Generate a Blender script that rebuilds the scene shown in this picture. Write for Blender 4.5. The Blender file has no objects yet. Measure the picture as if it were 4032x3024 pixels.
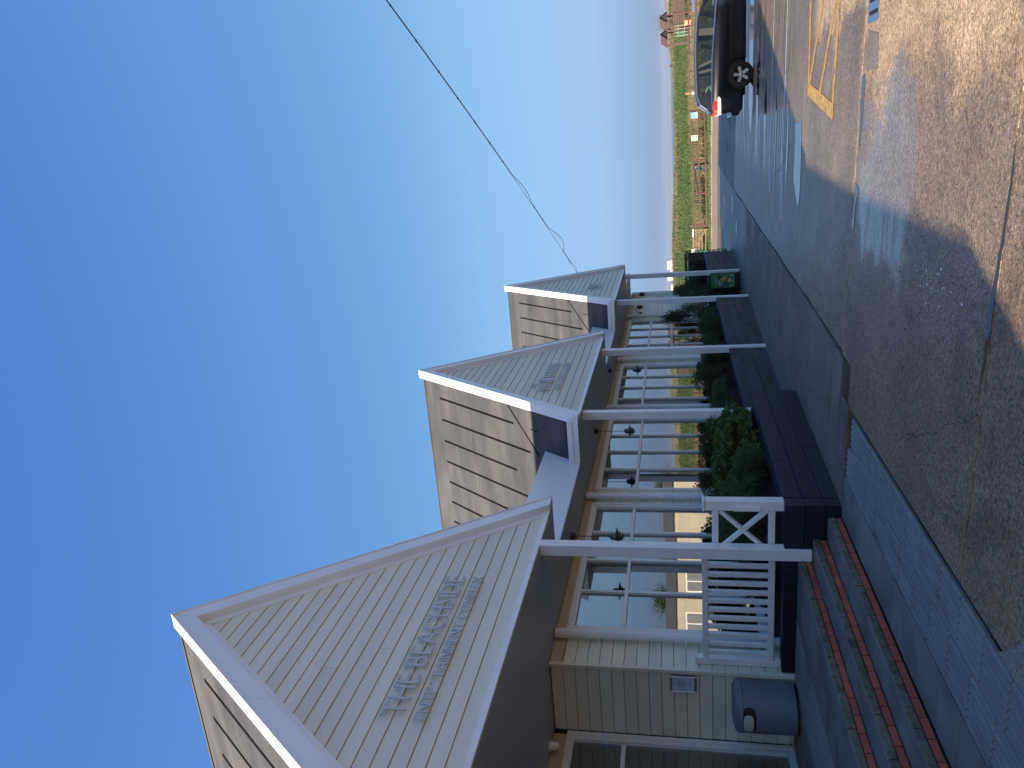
import bpy, bmesh, math, random
from mathutils import Vector, Matrix, noise
random.seed(7)
SC = bpy.context.scene
COL = SC.collection
# ------------------------------------------------------------------ camera, light, exposure
cd = bpy.data.cameras.new("camera"); cam = bpy.data.objects.new("camera", cd); COL.objects.link(cam)
R_ = Vector((0.94995763, 0.31160069, -0.02203456)); U_ = Vector((0.08447126, -0.18833093, 0.97846618)); W_ = Vector((-0.30074094, 0.9313627, 0.20522771))
# the phone was held on its side: picture right is down in the world, picture up is to the right
m = Matrix.Identity(4)
for i in range(3):
    m[i][0] = -U_[i]; m[i][1] = R_[i]; m[i][2] = -W_[i]
cam.matrix_world = m
cd.sensor_fit = 'HORIZONTAL'; cd.sensor_width = 36; cd.lens = 3077.27 / 4032 * 36
cd.clip_start = 0.05; cd.clip_end = 60000
SC.camera = cam
SUNV = Vector((-0.45, -1.0, 0.403)).normalized()          # towards the sun
wd = bpy.data.worlds.new("World"); SC.world = wd; wd.use_nodes = True
nt = wd.node_tree; bg = nt.nodes['Background']
sky = nt.nodes.new('ShaderNodeTexSky'); sky.sky_type = 'NISHITA'; sky.sun_disc = False
sky.sun_elevation = math.asin(SUNV.z); sky.sun_rotation = math.atan2(SUNV.x, SUNV.y)
sky.altitude = 0; sky.air_density = 0.5; sky.dust_density = 1.6; sky.ozone_density = 3.0
EXPOSURE = 1.7
def _n(t, **k):
    n = nt.nodes.new(t)
    for a, b_ in k.items(): setattr(n, a, b_)
    return n
# clear air overhead, a paler moist layer low over the sea
sp_ = _n('ShaderNodeSeparateColor'); cb_ = _n('ShaderNodeCombineColor'); nt.links.new(sky.outputs[0], sp_.inputs[0])
for ch, (gain, pw) in enumerate([(.225, .97), (.315, .67), (.575, .27)]):
    p_ = _n('ShaderNodeMath', operation='POWER'); nt.links.new(sp_.outputs[ch], p_.inputs[0]); p_.inputs[1].default_value = pw
    m_ = _n('ShaderNodeMath', operation='MULTIPLY'); nt.links.new(p_.outputs[0], m_.inputs[0]); m_.inputs[1].default_value = gain; nt.links.new(m_.outputs[0], cb_.inputs[ch])
tc_ = _n('ShaderNodeTexCoord'); sx_ = _n('ShaderNodeSeparateXYZ'); nt.links.new(tc_.outputs['Generated'], sx_.inputs[0])
rp_ = _n('ShaderNodeValToRGB'); nt.links.new(sx_.outputs[2], rp_.inputs[0]); e_ = rp_.color_ramp.elements
e_[0].position = 0.0; e_[0].color = (.17, .26, .46, 1); e_[1].position = .20; e_[1].color = (.285, .53, .94, 1)
for ps_, cl_ in ((.016, (.235, .345, .56)), (.042, (.29, .45, .72)), (.085, (.345, .57, .87))):
    q_ = e_.new(ps_); q_.color = (*cl_, 1)
mr_ = _n('ShaderNodeMapRange', interpolation_type='SMOOTHSTEP'); nt.links.new(sx_.outputs[2], mr_.inputs[0]); mr_.inputs[1].default_value = .08; mr_.inputs[2].default_value = .30; mr_.inputs[3].default_value = 1; mr_.inputs[4].default_value = 0
mx_ = _n('ShaderNodeMix', data_type='RGBA'); nt.links.new(mr_.outputs[0], mx_.inputs[0]); nt.links.new(cb_.outputs[0], mx_.inputs[6]); nt.links.new(rp_.outputs[0], mx_.inputs[7])
sc_ = _n('ShaderNodeVectorMath', operation='SCALE'); nt.links.new(mx_.outputs[2], sc_.inputs[0]); sc_.inputs['Scale'].default_value = 1 / .15 / 2 ** EXPOSURE
nt.links.new(sc_.outputs[0], bg.inputs[0]); bg.inputs[1].default_value = 0.15
sd = bpy.data.lights.new("sun", 'SUN'); sd.energy = 3.3; sd.angle = math.radians(0.55); sd.color = (1.0, 0.85, 0.67)
sun = bpy.data.objects.new("sun", sd); COL.objects.link(sun); sun.rotation_euler = SUNV.to_track_quat('Z', 'Y').to_euler()
SC.view_settings.view_transform = 'Standard'; SC.view_settings.look = 'None'; SC.view_settings.gamma = 1
SC.view_settings.use_curve_mapping = False
SC.view_settings.exposure = EXPOSURE
SC.cycles.max_bounces = 8; SC.cycles.glossy_bounces = 4; SC.cycles.transparent_max_bounces = 16
SC.cycles.use_denoising = True

# ------------------------------------------------------------------ materials
MATS = {}
def mat(name, col, rough=0.6, spec=0.5, metal=0.0, var=0.0, nscale=3.0, stretch=(1, 1, 1), namt=0.0, bump=0.0, bscale=40.0,
        bstretch=(1, 1, 1), col2=None, mask_scale=1.0, coat=0.0, emit=None, estr=0.0, detail=4.0, rvar=0.0, maskpos=(0.45, 0.6)):
    if name in MATS: return MATS[name]
    M = bpy.data.materials.new(name); M.use_nodes = True
    t = M.node_tree; N = t.nodes; L = t.links
    b = N['Principled BSDF']
    b.inputs['Roughness'].default_value = rough; b.inputs['Metallic'].default_value = metal
    b.inputs['Specular IOR Level'].default_value = spec; b.inputs['Coat Weight'].default_value = coat
    geo = N.new('ShaderNodeNewGeometry')
    cur = N.new('ShaderNodeRGB'); cur.outputs[0].default_value = (*col, 1); out = cur.outputs[0]
    def vmul(s):
        q = N.new('ShaderNodeVectorMath'); q.operation = 'MULTIPLY'; L.new(geo.outputs['Position'], q.inputs[0]); q.inputs[1].default_value = s
        return q.outputs[0]
    if col2 is not None:
        n = N.new('ShaderNodeTexNoise'); n.inputs['Scale'].default_value = mask_scale; n.inputs['Detail'].default_value = 5
        L.new(vmul(stretch), n.inputs['Vector'])
        r = N.new('ShaderNodeMapRange'); r.inputs[1].default_value = maskpos[0]; r.inputs[2].default_value = maskpos[1]; L.new(n.outputs[0], r.inputs[0])
        mx = N.new('ShaderNodeMix'); mx.data_type = 'RGBA'; L.new(r.outputs[0], mx.inputs[0]); L.new(out, mx.inputs[6]); mx.inputs[7].default_value = (*col2, 1)
        out = mx.outputs[2]
    if namt > 0:
        n = N.new('ShaderNodeTexNoise'); n.inputs['Scale'].default_value = nscale; n.inputs['Detail'].default_value = detail
        L.new(vmul(stretch), n.inputs['Vector'])
        r = N.new('ShaderNodeMapRange'); r.inputs[1].default_value = 0.25; r.inputs[2].default_value = 0.75
        r.inputs[3].default_value = 1 - namt; r.inputs[4].default_value = 1 + namt; L.new(n.outputs[0], r.inputs[0])
        mx = N.new('ShaderNodeMix'); mx.data_type = 'RGBA'; mx.blend_type = 'MULTIPLY'; mx.inputs[0].default_value = 1
        L.new(out, mx.inputs[6]); L.new(r.outputs[0], mx.inputs[7]); out = mx.outputs[2]
        if rvar > 0:
            rr = N.new('ShaderNodeMapRange'); rr.inputs[1].default_value = 0.3; rr.inputs[2].default_value = 0.7
            rr.inputs[3].default_value = rough - rvar; rr.inputs[4].default_value = rough + rvar; L.new(n.outputs[0], rr.inputs[0]); L.new(rr.outputs[0], b.inputs['Roughness'])
    if var > 0:
        oi = N.new('ShaderNodeObjectInfo'); r = N.new('ShaderNodeMapRange'); r.inputs[3].default_value = 1 - var; r.inputs[4].default_value = 1 + var
        L.new(oi.outputs['Random'], r.inputs[0])
        mx = N.new('ShaderNodeMix'); mx.data_type = 'RGBA'; mx.blend_type = 'MULTIPLY'; mx.inputs[0].default_value = 1
        L.new(out, mx.inputs[6]); L.new(r.outputs[0], mx.inputs[7]); out = mx.outputs[2]
    L.new(out, b.inputs['Base Color'])
    if bump > 0:
        n = N.new('ShaderNodeTexNoise'); n.inputs['Scale'].default_value = bscale; n.inputs['Detail'].default_value = 4; L.new(vmul(bstretch), n.inputs['Vector'])
        bp = N.new('ShaderNodeBump'); bp.inputs['Strength'].default_value = bump; bp.inputs['Distance'].default_value = 0.01
        L.new(n.outputs[0], bp.inputs['Height']); L.new(bp.outputs[0], b.inputs['Normal'])
    if emit: b.inputs['Emission Color'].default_value = (*emit, 1); b.inputs['Emission Strength'].default_value = estr
    MATS[name] = M
    return M

def pave_mat(name, dry, wet='bays', stone=0.25, wetfac=.55):
    """concrete with small exposed stones; damp where the low ground holds water"""
    M = bpy.data.materials.new(name); M.use_nodes = True; t = M.node_tree; N = t.nodes; L = t.links; b = N['Principled BSDF']
    geo = N.new('ShaderNodeNewGeometry'); P = geo.outputs['Position']
    def math_(op, a, c=None, d=None):
        n = N.new('ShaderNodeMath'); n.operation = op
        for i, q in enumerate((a, c, d)):
            if q is None: continue
            if isinstance(q, (int, float)): n.inputs[i].default_value = q
            else: L.new(q, n.inputs[i])
        return n.outputs[0]
    def mr(v, a, c, d=0.0, e=1.0, sm=False):
        n = N.new('ShaderNodeMapRange'); n.inputs[1].default_value = a; n.inputs[2].default_value = c; n.inputs[3].default_value = d; n.inputs[4].default_value = e
        if sm: n.interpolation_type = 'SMOOTHSTEP'
        L.new(v, n.inputs[0]); return n.outputs[0]
    def noise_(scale, st=(1, 1, 1), det=5, dist=0.0, rough=.6):
        m_ = N.new('ShaderNodeVectorMath'); m_.operation = 'MULTIPLY'; m_.inputs[1].default_value = st; L.new(P, m_.inputs[0])
        n = N.new('ShaderNodeTexNoise'); n.inputs['Scale'].default_value = scale; n.inputs['Detail'].default_value = det; n.inputs['Distortion'].default_value = dist; n.inputs['Roughness'].default_value = rough
        L.new(m_.outputs[0], n.inputs['Vector']); return n.outputs[0]
    def cells(scale):
        v = N.new('ShaderNodeTexVoronoi'); v.inputs['Scale'].default_value = scale; L.new(P, v.inputs['Vector']); q = N.new('ShaderNodeSeparateColor'); L.new(v.outputs['Color'], q.inputs[0]); return v, q
    v1, c1 = cells(58); v2, c2 = cells(95)
    tone = mr(c1.outputs[0], 0, 1, 1 - stone, 1 + stone)
    tone = math_('MULTIPLY', tone, mr(c2.outputs[1], .80, .97, 1, 1.55)); tone = math_('MULTIPLY', tone, mr(c1.outputs[2], .90, .97, 1, .5))
    tone = math_('MULTIPLY', tone, mr(noise_(1.1, det=9, rough=.7), .3, .7, .76, 1.22)); tone = math_('MULTIPLY', tone, mr(noise_(.35, det=2), .35, .65, .88, 1.10))
    tone = math_('MULTIPLY', tone, mr(noise_(.9, (1, .8, 1), 7, 1.2, .7), .56, .63, 1, .74)); tone = math_('MULTIPLY', tone, mr(noise_(2.3, det=6, dist=.6), .62, .68, 1, .80)); tone = math_('MULTIPLY', tone, mr(noise_(1.6, (1, 1, 1), 6), .30, .38, 1.16, 1))
    sp = N.new('ShaderNodeSeparateXYZ'); L.new(P, sp.inputs[0]); X, Y = sp.outputs[0], sp.outputs[1]
    wob = math_('SUBTRACT', noise_(1.1, det=6, rough=.65), .5)
    if wet == 'bays':
        xw = math_('MULTIPLY_ADD', wob, 1.9, X); yw = math_('MULTIPLY_ADD', wob, .6, Y)
        near = mr(xw, -.15, .6, 1, 0, True)                                   # apron by the camera drains dry to the open side
        far = mr(yw, 8.35, 8.6, 0, 1, True)
        dryp = math_('MULTIPLY', mr(xw, .75, 1.05, 0, 1, True), mr(yw, 11.3, 11.9, 1, 0, True))
        W = math_('MAXIMUM', math_('MULTIPLY', near, math_('SUBTRACT', 1, far)), math_('MULTIPLY', far, math_('SUBTRACT', 1, dryp)))
        ex = math_('DIVIDE', math_('ADD', xw, .55), .95); ey = math_('DIVIDE', math_('SUBTRACT', yw, 7.35), 1.15)
        film = mr(math_('ADD', math_('MULTIPLY', ex, ex), math_('MULTIPLY', ey, ey)), .35, 1.25, 1, 0, True)   # thin film of standing water
        film = math_('MULTIPLY', film, mr(noise_(1.0, (1.5, 26, 1), 4), .34, .56, .6, 1))
        streak = mr(noise_(1.0, (.30, 11, 1), 6, .3), .44, .60, 0, 1)         # water lying in the brushed grooves, along the bays
        streak = math_('MULTIPLY', streak, mr(Y, 12.2, 14, 0, 1)); streak = math_('MULTIPLY', streak, mr(X, -2.3, -.6, 0, 1, True))
        film = math_('MAXIMUM', film, streak)
    elif wet == 'walk':
        W = mr(math_('ADD', noise_(.7, (1, .5, 1), 6), mr(Y, 14, 26, -.1, .22)), .50, .66, 0, .9); film = mr(noise_(.5, (.6, 1.4, 1), 5), .60, .68, 0, .5)
        film = math_('MULTIPLY', film, mr(Y, 18, 25, 0, 1))
    else:
        W = None
    col = N.new('ShaderNodeMix'); col.data_type = 'RGBA'; col.blend_type = 'MULTIPLY'; col.inputs[0].default_value = 1; col.inputs[6].default_value = (*dry, 1)
    bp = N.new('ShaderNodeBump'); bp.inputs['Distance'].default_value = 0.005; L.new(v1.outputs['Distance'], bp.inputs['Height'])
    if W is not None:
        tone = math_('MULTIPLY', tone, mr(W, 0, 1, 1, wetfac))
        L.new(mr(math_('MAXIMUM', math_('MULTIPLY', W, .55), film), 0, 1, .78, .10), b.inputs['Roughness']); L.new(mr(film, 0, 1, .55, .08), bp.inputs['Strength']); L.new(mr(math_('MAXIMUM', film, math_('MULTIPLY', W, .25)), 0, 1, .12, .5), b.inputs['Specular IOR Level'])
    else: b.inputs['Roughness'].default_value = .75; bp.inputs['Strength'].default_value = .5
    L.new(tone, col.inputs[7]); L.new(col.outputs[2], b.inputs['Base Color']); L.new(bp.outputs[0], b.inputs['Normal'])
    MATS[name] = M
    return M

WHITE = mat('white_paint', (.80, .80, .80), .45, var=.03, namt=.05, nscale=5, bump=.08, bscale=30)
UPVC = mat('white_plastic', (.80, .81, .83), .32, namt=.06, nscale=2.2, stretch=(1, 1, .4), bump=.03, bscale=4)
UPVC_LOW = mat('gutter_panel_plastic', (.78, .79, .82), .35, namt=.05, nscale=1.5)
BOARD = mat('cream_cladding', (.74, .725, .595), .6, var=.05, namt=.07, nscale=1.3, stretch=(1, .25, 3), bump=.35, bscale=9, bstretch=(3, .5, 9))
BOARD_BACK = mat('cladding_shadow_gap', (.10, .09, .08), .9)
FRIEZE = mat('tan_frieze', (.50, .43, .28), .6, namt=.08, nscale=3, stretch=(1, .3, 3))  # tan, yellower than the cream wall boards
SOFFIT = mat('soffit_plank_grey', (.36, .41, .44), .4, namt=.06, nscale=2)
ROOF = mat('weathered_roof_felt', (.052, .056, .064), .88, namt=.34, nscale=2.6, stretch=(.35, 1.6, 1.6), col2=(.072, .073, .079), mask_scale=1.4, bump=.3, bscale=10, bstretch=(.4, 2, 2), detail=8)
SEAM = mat('roof_slot_dark', (.006, .006, .007), .9, spec=.1)
DARKTIMBER = mat('black_stained_timber', (.010, .016, .028), .55, spec=.25, var=.22, namt=.3, nscale=4, stretch=(2, .3, 4), bump=.5, bscale=12, bstretch=(6, .6, 8))
GREYTIMBER = mat('grey_weathered_timber', (.030, .043, .064), .6, spec=.25, var=.22, namt=.5, nscale=3.4, stretch=(2, .45, 7), bump=.5, bscale=12, bstretch=(6, .6, 8), col2=(.02, .024, .032), mask_scale=1.2)
BRICK = mat('red_brick', (.42, .095, .055), .75, var=.14, namt=.16, nscale=18, bump=.4, bscale=90)
MORTAR = mat('mossy_mortar', (.055, .05, .04), .9, namt=.4, nscale=12, col2=(.05, .055, .025), mask_scale=5)
SLAB = mat('concrete_flag', (.185, .18, .165), .75, var=.09, namt=.14, nscale=5, bump=.25, bscale=60, col2=(.125, .12, .11), mask_scale=2.5)
SLABEDGE = mat('rough_slab_edge', (.15, .13, .095), .9, var=.1, namt=.45, nscale=22, bump=.9, bscale=50, col2=(.10, .105, .06), mask_scale=6)
RIBS = mat('ribbed_flag', (.20, .195, .18), .7, var=.10, namt=.2, nscale=6, stretch=(3, .6, 1), col2=(.075, .07, .062), mask_scale=2.2, bump=.2, bscale=60, maskpos=(.58, .80))
FRAME = mat('window_frame_paint', (.76, .76, .74), .4, namt=.04)
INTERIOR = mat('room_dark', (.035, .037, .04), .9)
GREYBIN = mat('blue_grey_bin_plastic', (.145, .165, .20), .42, namt=.05)
BLACK = mat('black_gap', (.008, .008, .01), .7)
METAL = mat('dark_lamp_metal', (.035, .035, .04), .45, metal=.3)
STEEL = mat('brushed_steel', (.38, .40, .43), .35, metal=.85)
LETTER = mat('sign_letter_silver', (.50, .51, .53), .4)
PAPER = mat('paper', (.55, .60, .70), .6)
INK = mat('print_ink', (.05, .06, .08), .7)
CONC = pave_mat('car_park_concrete', (.47, .345, .22), stone=.36, wetfac=.48)
PAVE = pave_mat('footway_concrete', (.215, .178, .135), 'walk', .14, .75)
ASPH = pave_mat('asphalt', (.060, .058, .055), 'walk', .3)
PATCH = pave_mat('repair_concrete', (.22, .20, .165), None, .10)
JOINT = mat('joint_filler', (.02, .02, .018), .85)
SAND = mat('sandy_track', (.33, .24, .155), .85, namt=.2, nscale=1.1, stretch=(.35, 1, 1), bump=.2, bscale=20)
YELLOW = mat('worn_yellow_paint', (.60, .34, .08), .6, namt=.25, nscale=9, col2=(.24, .18, .12), mask_scale=14, bump=.3, bscale=70, maskpos=(.55, .66))
ROADWHITE = mat('worn_white_paint', (.55, .56, .58), .35, namt=.25, nscale=6, col2=(.17, .15, .13), mask_scale=9, maskpos=(.55, .68))
FENCEWOOD = mat('brown_fence_wood', (.070, .043, .035), .8, var=.15, namt=.25, nscale=6, bump=.2, bscale=20)
OLDWOOD = mat('bleached_gate_wood', (.17, .125, .09), .85, var=.12, namt=.2, nscale=6)
PLAYWOOD = mat('playground_timber', (.085, .056, .052), .75, var=.1, namt=.15, nscale=4)
HULL = mat('black_car_paint', (.006, .010, .020), .28, spec=.26)
RUBBER = mat('tyre_rubber', (.012, .012, .013), .75)
CHROME = mat('chrome', (.92, .93, .95), .28, metal=1.0)
ALLOY = mat('alloy_wheel', (.45, .46, .48), .3, metal=.9)
TRIM = mat('car_black_trim', (.012, .012, .014), .5)
TAILRED = mat('tail_lamp_red', (.6, .02, .015), .2, emit=(1, .04, .02), estr=.13)
TAILWHITE = mat('tail_lamp_white', (.9, .8, .8), .2, emit=(1, .74, .66), estr=.36)
TAILAMBER = mat('tail_lamp_amber', (.8, .2, .03), .2, emit=(1, .25, .04), estr=.2)
SEAT = mat('car_interior', (.03, .035, .04), .8)
PALEBAG = mat('pale_plastic', (.45, .55, .52), .5)
BLUEBIN = mat('blue_bin_plastic', (.03, .08, .19), .35)
SIGNGREEN = mat('sign_green', (.02, .24, .13), .5)
SIGNBLUE = mat('sign_blue', (.10, .36, .66), .5)
SIGNWHITE = mat('sign_white', (.8, .8, .8), .5)
REDPRINT = mat('red_print', (.6, .12, .10), .5)
ORANGE = mat('orange_panel', (.75, .16, .05), .5)
TENT = mat('blue_fabric', (.03, .14, .55), .6)
PINK = mat('pink_print', (.7, .25, .35), .6)
NETGREEN = mat('green_play_panel', (.04, .17, .09), .6)
FARWHITE = mat('pale_far_building', (.45, .40, .39), .8)
CARAVAN = mat('caravan_cladding', (.44, .41, .33), .6, var=.06, namt=.05)
CARAVANROOF = mat('caravan_roof', (.10, .10, .105), .7)
CARGLASS = None

def glass_mat(name, tint, base_refl, power=5.0, rough=0.0, bump=0.0):
    M = bpy.data.materials.new(name); M.use_nodes = True; t = M.node_tree; N = t.nodes; L = t.links
    N.remove(N['Principled BSDF']); o = N['Material Output']
    g = N.new('ShaderNodeBsdfGlossy'); g.inputs['Roughness'].default_value = rough
    tr = N.new('ShaderNodeBsdfTransparent'); tr.inputs[0].default_value = (*tint, 1)
    f = N.new('ShaderNodeLayerWeight'); f.inputs['Blend'].default_value = 0.5
    p = N.new('ShaderNodeMath'); p.operation = 'POWER'; L.new(f.outputs['Facing'], p.inputs[0]); p.inputs[1].default_value = power
    r = N.new('ShaderNodeMapRange'); r.inputs[3].default_value = base_refl; r.inputs[4].default_value = 1; L.new(p.outputs[0], r.inputs[0])
    mx = N.new('ShaderNodeMixShader'); L.new(r.outputs[0], mx.inputs[0]); L.new(tr.outputs[0], mx.inputs[1]); L.new(g.outputs[0], mx.inputs[2]); L.new(mx.outputs[0], o.inputs[0])
    if bump:
        n = N.new('ShaderNodeTexNoise'); n.inputs['Scale'].default_value = 1.2
        bp = N.new('ShaderNodeBump'); bp.inputs['Strength'].default_value = bump; bp.inputs['Distance'].default_value = .02
        geo = N.new('ShaderNodeNewGeometry'); L.new(geo.outputs['Position'], n.inputs['Vector']); L.new(n.outputs[0], bp.inputs['Height']); L.new(bp.outputs[0], g.inputs['Normal'])
    MATS[name] = M
    return M
GLASS = glass_mat('window_glass', (.55, .62, .62), .30, 3.0, 0.0, .012)
CARGLASS = glass_mat('car_window_glass', (.40, .48, .46), .06, 4.5)

def water_mat(name, col, rough, bump, scale, strength=1.0):
    M = bpy.data.materials.new(name); M.use_nodes = True; t = M.node_tree; N = t.nodes; L = t.links; b = N['Principled BSDF']
    b.inputs['Base Color'].default_value = (*col, 1); b.inputs['Roughness'].default_value = rough; b.inputs['IOR'].default_value = 1.33
    if bump:
        geo = N.new('ShaderNodeNewGeometry'); n = N.new('ShaderNodeTexNoise'); n.inputs['Scale'].default_value = scale; n.inputs['Detail'].default_value = 5
        bp = N.new('ShaderNodeBump'); bp.inputs['Strength'].default_value = strength; bp.inputs['Distance'].default_value = bump
        L.new(geo.outputs['Position'], n.inputs['Vector']); L.new(n.outputs[0], bp.inputs['Height']); L.new(bp.outputs[0], b.inputs['Normal'])
    MATS[name] = M
    return M
PUDDLE = water_mat('rain_water', (.030, .027, .022), .03, .002, 14, .25)
SEA = water_mat('sea_water', (.035, .075, .10), .25, .35, .35)

def leaf_mat(name, c1, c2, rough=.45, trans=.25, scale=2.0, spec=.5):
    M = bpy.data.materials.new(name); M.use_nodes = True; t = M.node_tree; N = t.nodes; L = t.links; b = N['Principled BSDF']; o = N['Material Output']
    geo = N.new('ShaderNodeNewGeometry'); n = N.new('ShaderNodeTexNoise'); n.inputs['Scale'].default_value = scale; n.inputs['Detail'].default_value = 3
    L.new(geo.outputs['Position'], n.inputs['Vector'])
    a = N.new('ShaderNodeMath'); a.operation = 'MULTIPLY_ADD'; L.new(geo.outputs['Random Per Island'], a.inputs[0]); a.inputs[1].default_value = .5; L.new(n.outputs[0], a.inputs[2])
    r = N.new('ShaderNodeMapRange'); r.inputs[1].default_value = .35; r.inputs[2].default_value = 1.1; L.new(a.outputs[0], r.inputs[0])
    mx = N.new('ShaderNodeMix'); mx.data_type = 'RGBA'; mx.inputs[6].default_value = (*c1, 1); mx.inputs[7].default_value = (*c2, 1); L.new(r.outputs[0], mx.inputs[0])
    L.new(mx.outputs[2], b.inputs['Base Color']); b.inputs['Roughness'].default_value = rough; b.inputs['Specular IOR Level'].default_value = spec
    tl = N.new('ShaderNodeBsdfTranslucent'); L.new(mx.outputs[2], tl.inputs[0]); ms = N.new('ShaderNodeMixShader'); ms.inputs[0].default_value = trans
    L.new(b.outputs[0], ms.inputs[1]); L.new(tl.outputs[0], ms.inputs[2]); L.new(ms.outputs[0], o.inputs[0])
    MATS[name] = M
    return M
LAUREL = leaf_mat('broad_leaf', (.036, .078, .020), (.15, .235, .05), .38, .25, 5)
CONIFER = leaf_mat('conifer_spray', (.040, .085, .030), (.11, .185, .06), .6, .2, 4)
DARKLEAF = leaf_mat('dark_small_leaf', (.026, .058, .022), (.085, .145, .05), .4, .15, 4)
GRASS = leaf_mat('dune_grass_green', (.030, .070, .020), (.075, .120, .036), .6, .25, .35)
STRAW = leaf_mat('dune_grass_straw', (.15, .115, .06), (.25, .20, .11), .7, .25, .5)
VERGE = leaf_mat('verge_grass', (.06, .105, .026), (.12, .165, .045), .6, .25, .8)
BARK = mat('stem_bark', (.05, .038, .028), .9)
SOIL = mat('bed_soil', (.022, .018, .014), .95, namt=.3, nscale=9)
FIELD = mat('field_turf', (.052, .080, .026), .9, col2=(.11, .095, .05), mask_scale=.35, namt=.35, nscale=1.6, bump=.6, bscale=6, stretch=(.5, 1.2, 1))
DUNE = mat('far_dune_grass', (.15, .16, .085), .95, col2=(.30, .25, .17), mask_scale=.05, namt=.25, nscale=.2)
SHINGLE = mat('far_shingle', (.09, .095, .11), .9)

# ------------------------------------------------------------------ mesh helpers
ORG = {}
class MB:
    def __init__(s): s.v = []; s.f = []; s.mi = []; s.cur = 0
    def add(s, vs, fs):
        b = len(s.v); s.v += [tuple(p) for p in vs]; s.f += [tuple(b + i for i in q) for q in fs]; s.mi += [s.cur] * len(fs); return s
    def box(s, x0, x1, y0, y1, z0, z1):
        x0, x1 = sorted((x0, x1)); y0, y1 = sorted((y0, y1)); z0, z1 = sorted((z0, z1))
        return s.add([(x0, y0, z0), (x1, y0, z0), (x1, y1, z0), (x0, y1, z0), (x0, y0, z1), (x1, y0, z1), (x1, y1, z1), (x0, y1, z1)],
                     [(3, 2, 1, 0), (4, 5, 6, 7), (0, 1, 5, 4), (1, 2, 6, 5), (2, 3, 7, 6), (3, 0, 4, 7)])
    def quad(s, a, b, c, d): return s.add([a, b, c, d], [(0, 1, 2, 3)])
    def prism(s, pts, axis, a, b):
        """polygon pts in the two other axes (in x<y<z order), pulled from a to b along axis"""
        n = len(pts)
        def mk(p, t):
            if axis == 0: return (t, p[0], p[1])
            if axis == 1: return (p[0], t, p[1])
            return (p[0], p[1], t)
        vs = [mk(p, a) for p in pts] + [mk(p, b) for p in pts]
        fs = [tuple(range(n))[::-1], tuple(range(n, 2 * n))] + [(i, (i + 1) % n, n + (i + 1) % n, n + i) for i in range(n)]
        return s.add(vs, fs)
    def rod(s, p, q, r, n=8, r2=None, cap=True):
        p = Vector(p); q = Vector(q); d = (q - p); r2 = r if r2 is None else r2
        if d.length < 1e-6: return s
        d.normalize(); a = d.orthogonal().normalized(); c = d.cross(a)
        vs = []
        for o, rr in ((p, r), (q, r2)):
            for i in range(n):
                t = 2 * math.pi * i / n; vs.append(o + (a * math.cos(t) + c * math.sin(t)) * rr)
        fs = [(i, (i + 1) % n, n + (i + 1) % n, n + i) for i in range(n)]
        if cap: fs += [tuple(range(n))[::-1], tuple(range(n, 2 * n))]
        return s.add(vs, fs)
    def tube(s, pts, r, n=6):
        for a, b in zip(pts[:-1], pts[1:]): s.rod(a, b, r, n)
        return s
    def bar(s, p, q, w, h, up=(0, 0, 1)):
        """rectangular bar from p to q, w across, h along up"""
        p = Vector(p); q = Vector(q); d = (q - p).normalized(); u = Vector(up); sd_ = d.cross(u).normalized(); u = sd_.cross(d).normalized()
        vs = []
        for o in (p, q):
            for i, j in ((-1, -1), (1, -1), (1, 1), (-1, 1)): vs.append(o + sd_ * (w / 2 * i) + u * (h / 2 * j))
        return s.add(vs, [(3, 2, 1, 0), (4, 5, 6, 7), (0, 1, 5, 4), (1, 2, 6, 5), (2, 3, 7, 6), (3, 0, 4, 7)])
    def lathe(s, prof, c=(0, 0, 0), n=20, a0=0, a1=2 * math.pi, axis=2):
        closed = abs(a1 - a0 - 2 * math.pi) < 1e-6; m_ = n if closed else n + 1; vs = []
        for r, z in prof:
            for i in range(m_):
                t = a0 + (a1 - a0) * i / n; x, y = r * math.cos(t), r * math.sin(t)
                p = (x, y, z) if axis == 2 else ((z, x, y) if axis == 0 else (x, z, y))
                vs.append((c[0] + p[0], c[1] + p[1], c[2] + p[2]))
        fs = []
        for k in range(len(prof) - 1):
            for i in range(n):
                j = (i + 1) % m_
                fs.append((k * m_ + i, k * m_ + j, (k + 1) * m_ + j, (k + 1) * m_ + i))
        return s.add(vs, fs)
    def build(s, name, mats, parent=None, smooth=False, kind=None):
        o0 = Vector(ORG.get(parent.name, (0, 0, 0))) if parent else Vector((0, 0, 0))
        me = bpy.data.meshes.new(name); me.from_pydata([(x - o0.x, y - o0.y, z - o0.z) for x, y, z in s.v], [], s.f)
        if not isinstance(mats, (list, tuple)): mats = [mats]
        for q in mats: me.materials.append(q)
        if len(mats) > 1: me.polygons.foreach_set('material_index', s.mi)
        if smooth: me.polygons.foreach_set('use_smooth', [True] * len(me.polygons)); me.set_sharp_from_angle(angle=math.radians(40))
        bm = bmesh.new(); bm.from_mesh(me); bmesh.ops.recalc_face_normals(bm, faces=bm.faces); bm.to_mesh(me); bm.free()
        o = bpy.data.objects.new(name, me); COL.objects.link(o)
        if parent: o.parent = parent; ORG[o.name] = tuple(o0)
        if kind: o['kind'] = kind
        return o
    def raw(s, name, m_, parent=None, kind=None):
        """as build, without the normal pass (foliage)"""
        o0 = Vector(ORG.get(parent.name, (0, 0, 0))) if parent else Vector((0, 0, 0))
        me = bpy.data.meshes.new(name); me.from_pydata([(x - o0.x, y - o0.y, z - o0.z) for x, y, z in s.v], [], s.f); me.materials.append(m_)
        o = bpy.data.objects.new(name, me); COL.objects.link(o)
        if parent: o.parent = parent; ORG[o.name] = tuple(o0)
        if kind: o['kind'] = kind
        return o
def tag(o, label, cat, group=None):
    o['label'] = label; o['category'] = cat
    if group: o['group'] = group
    return o
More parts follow.
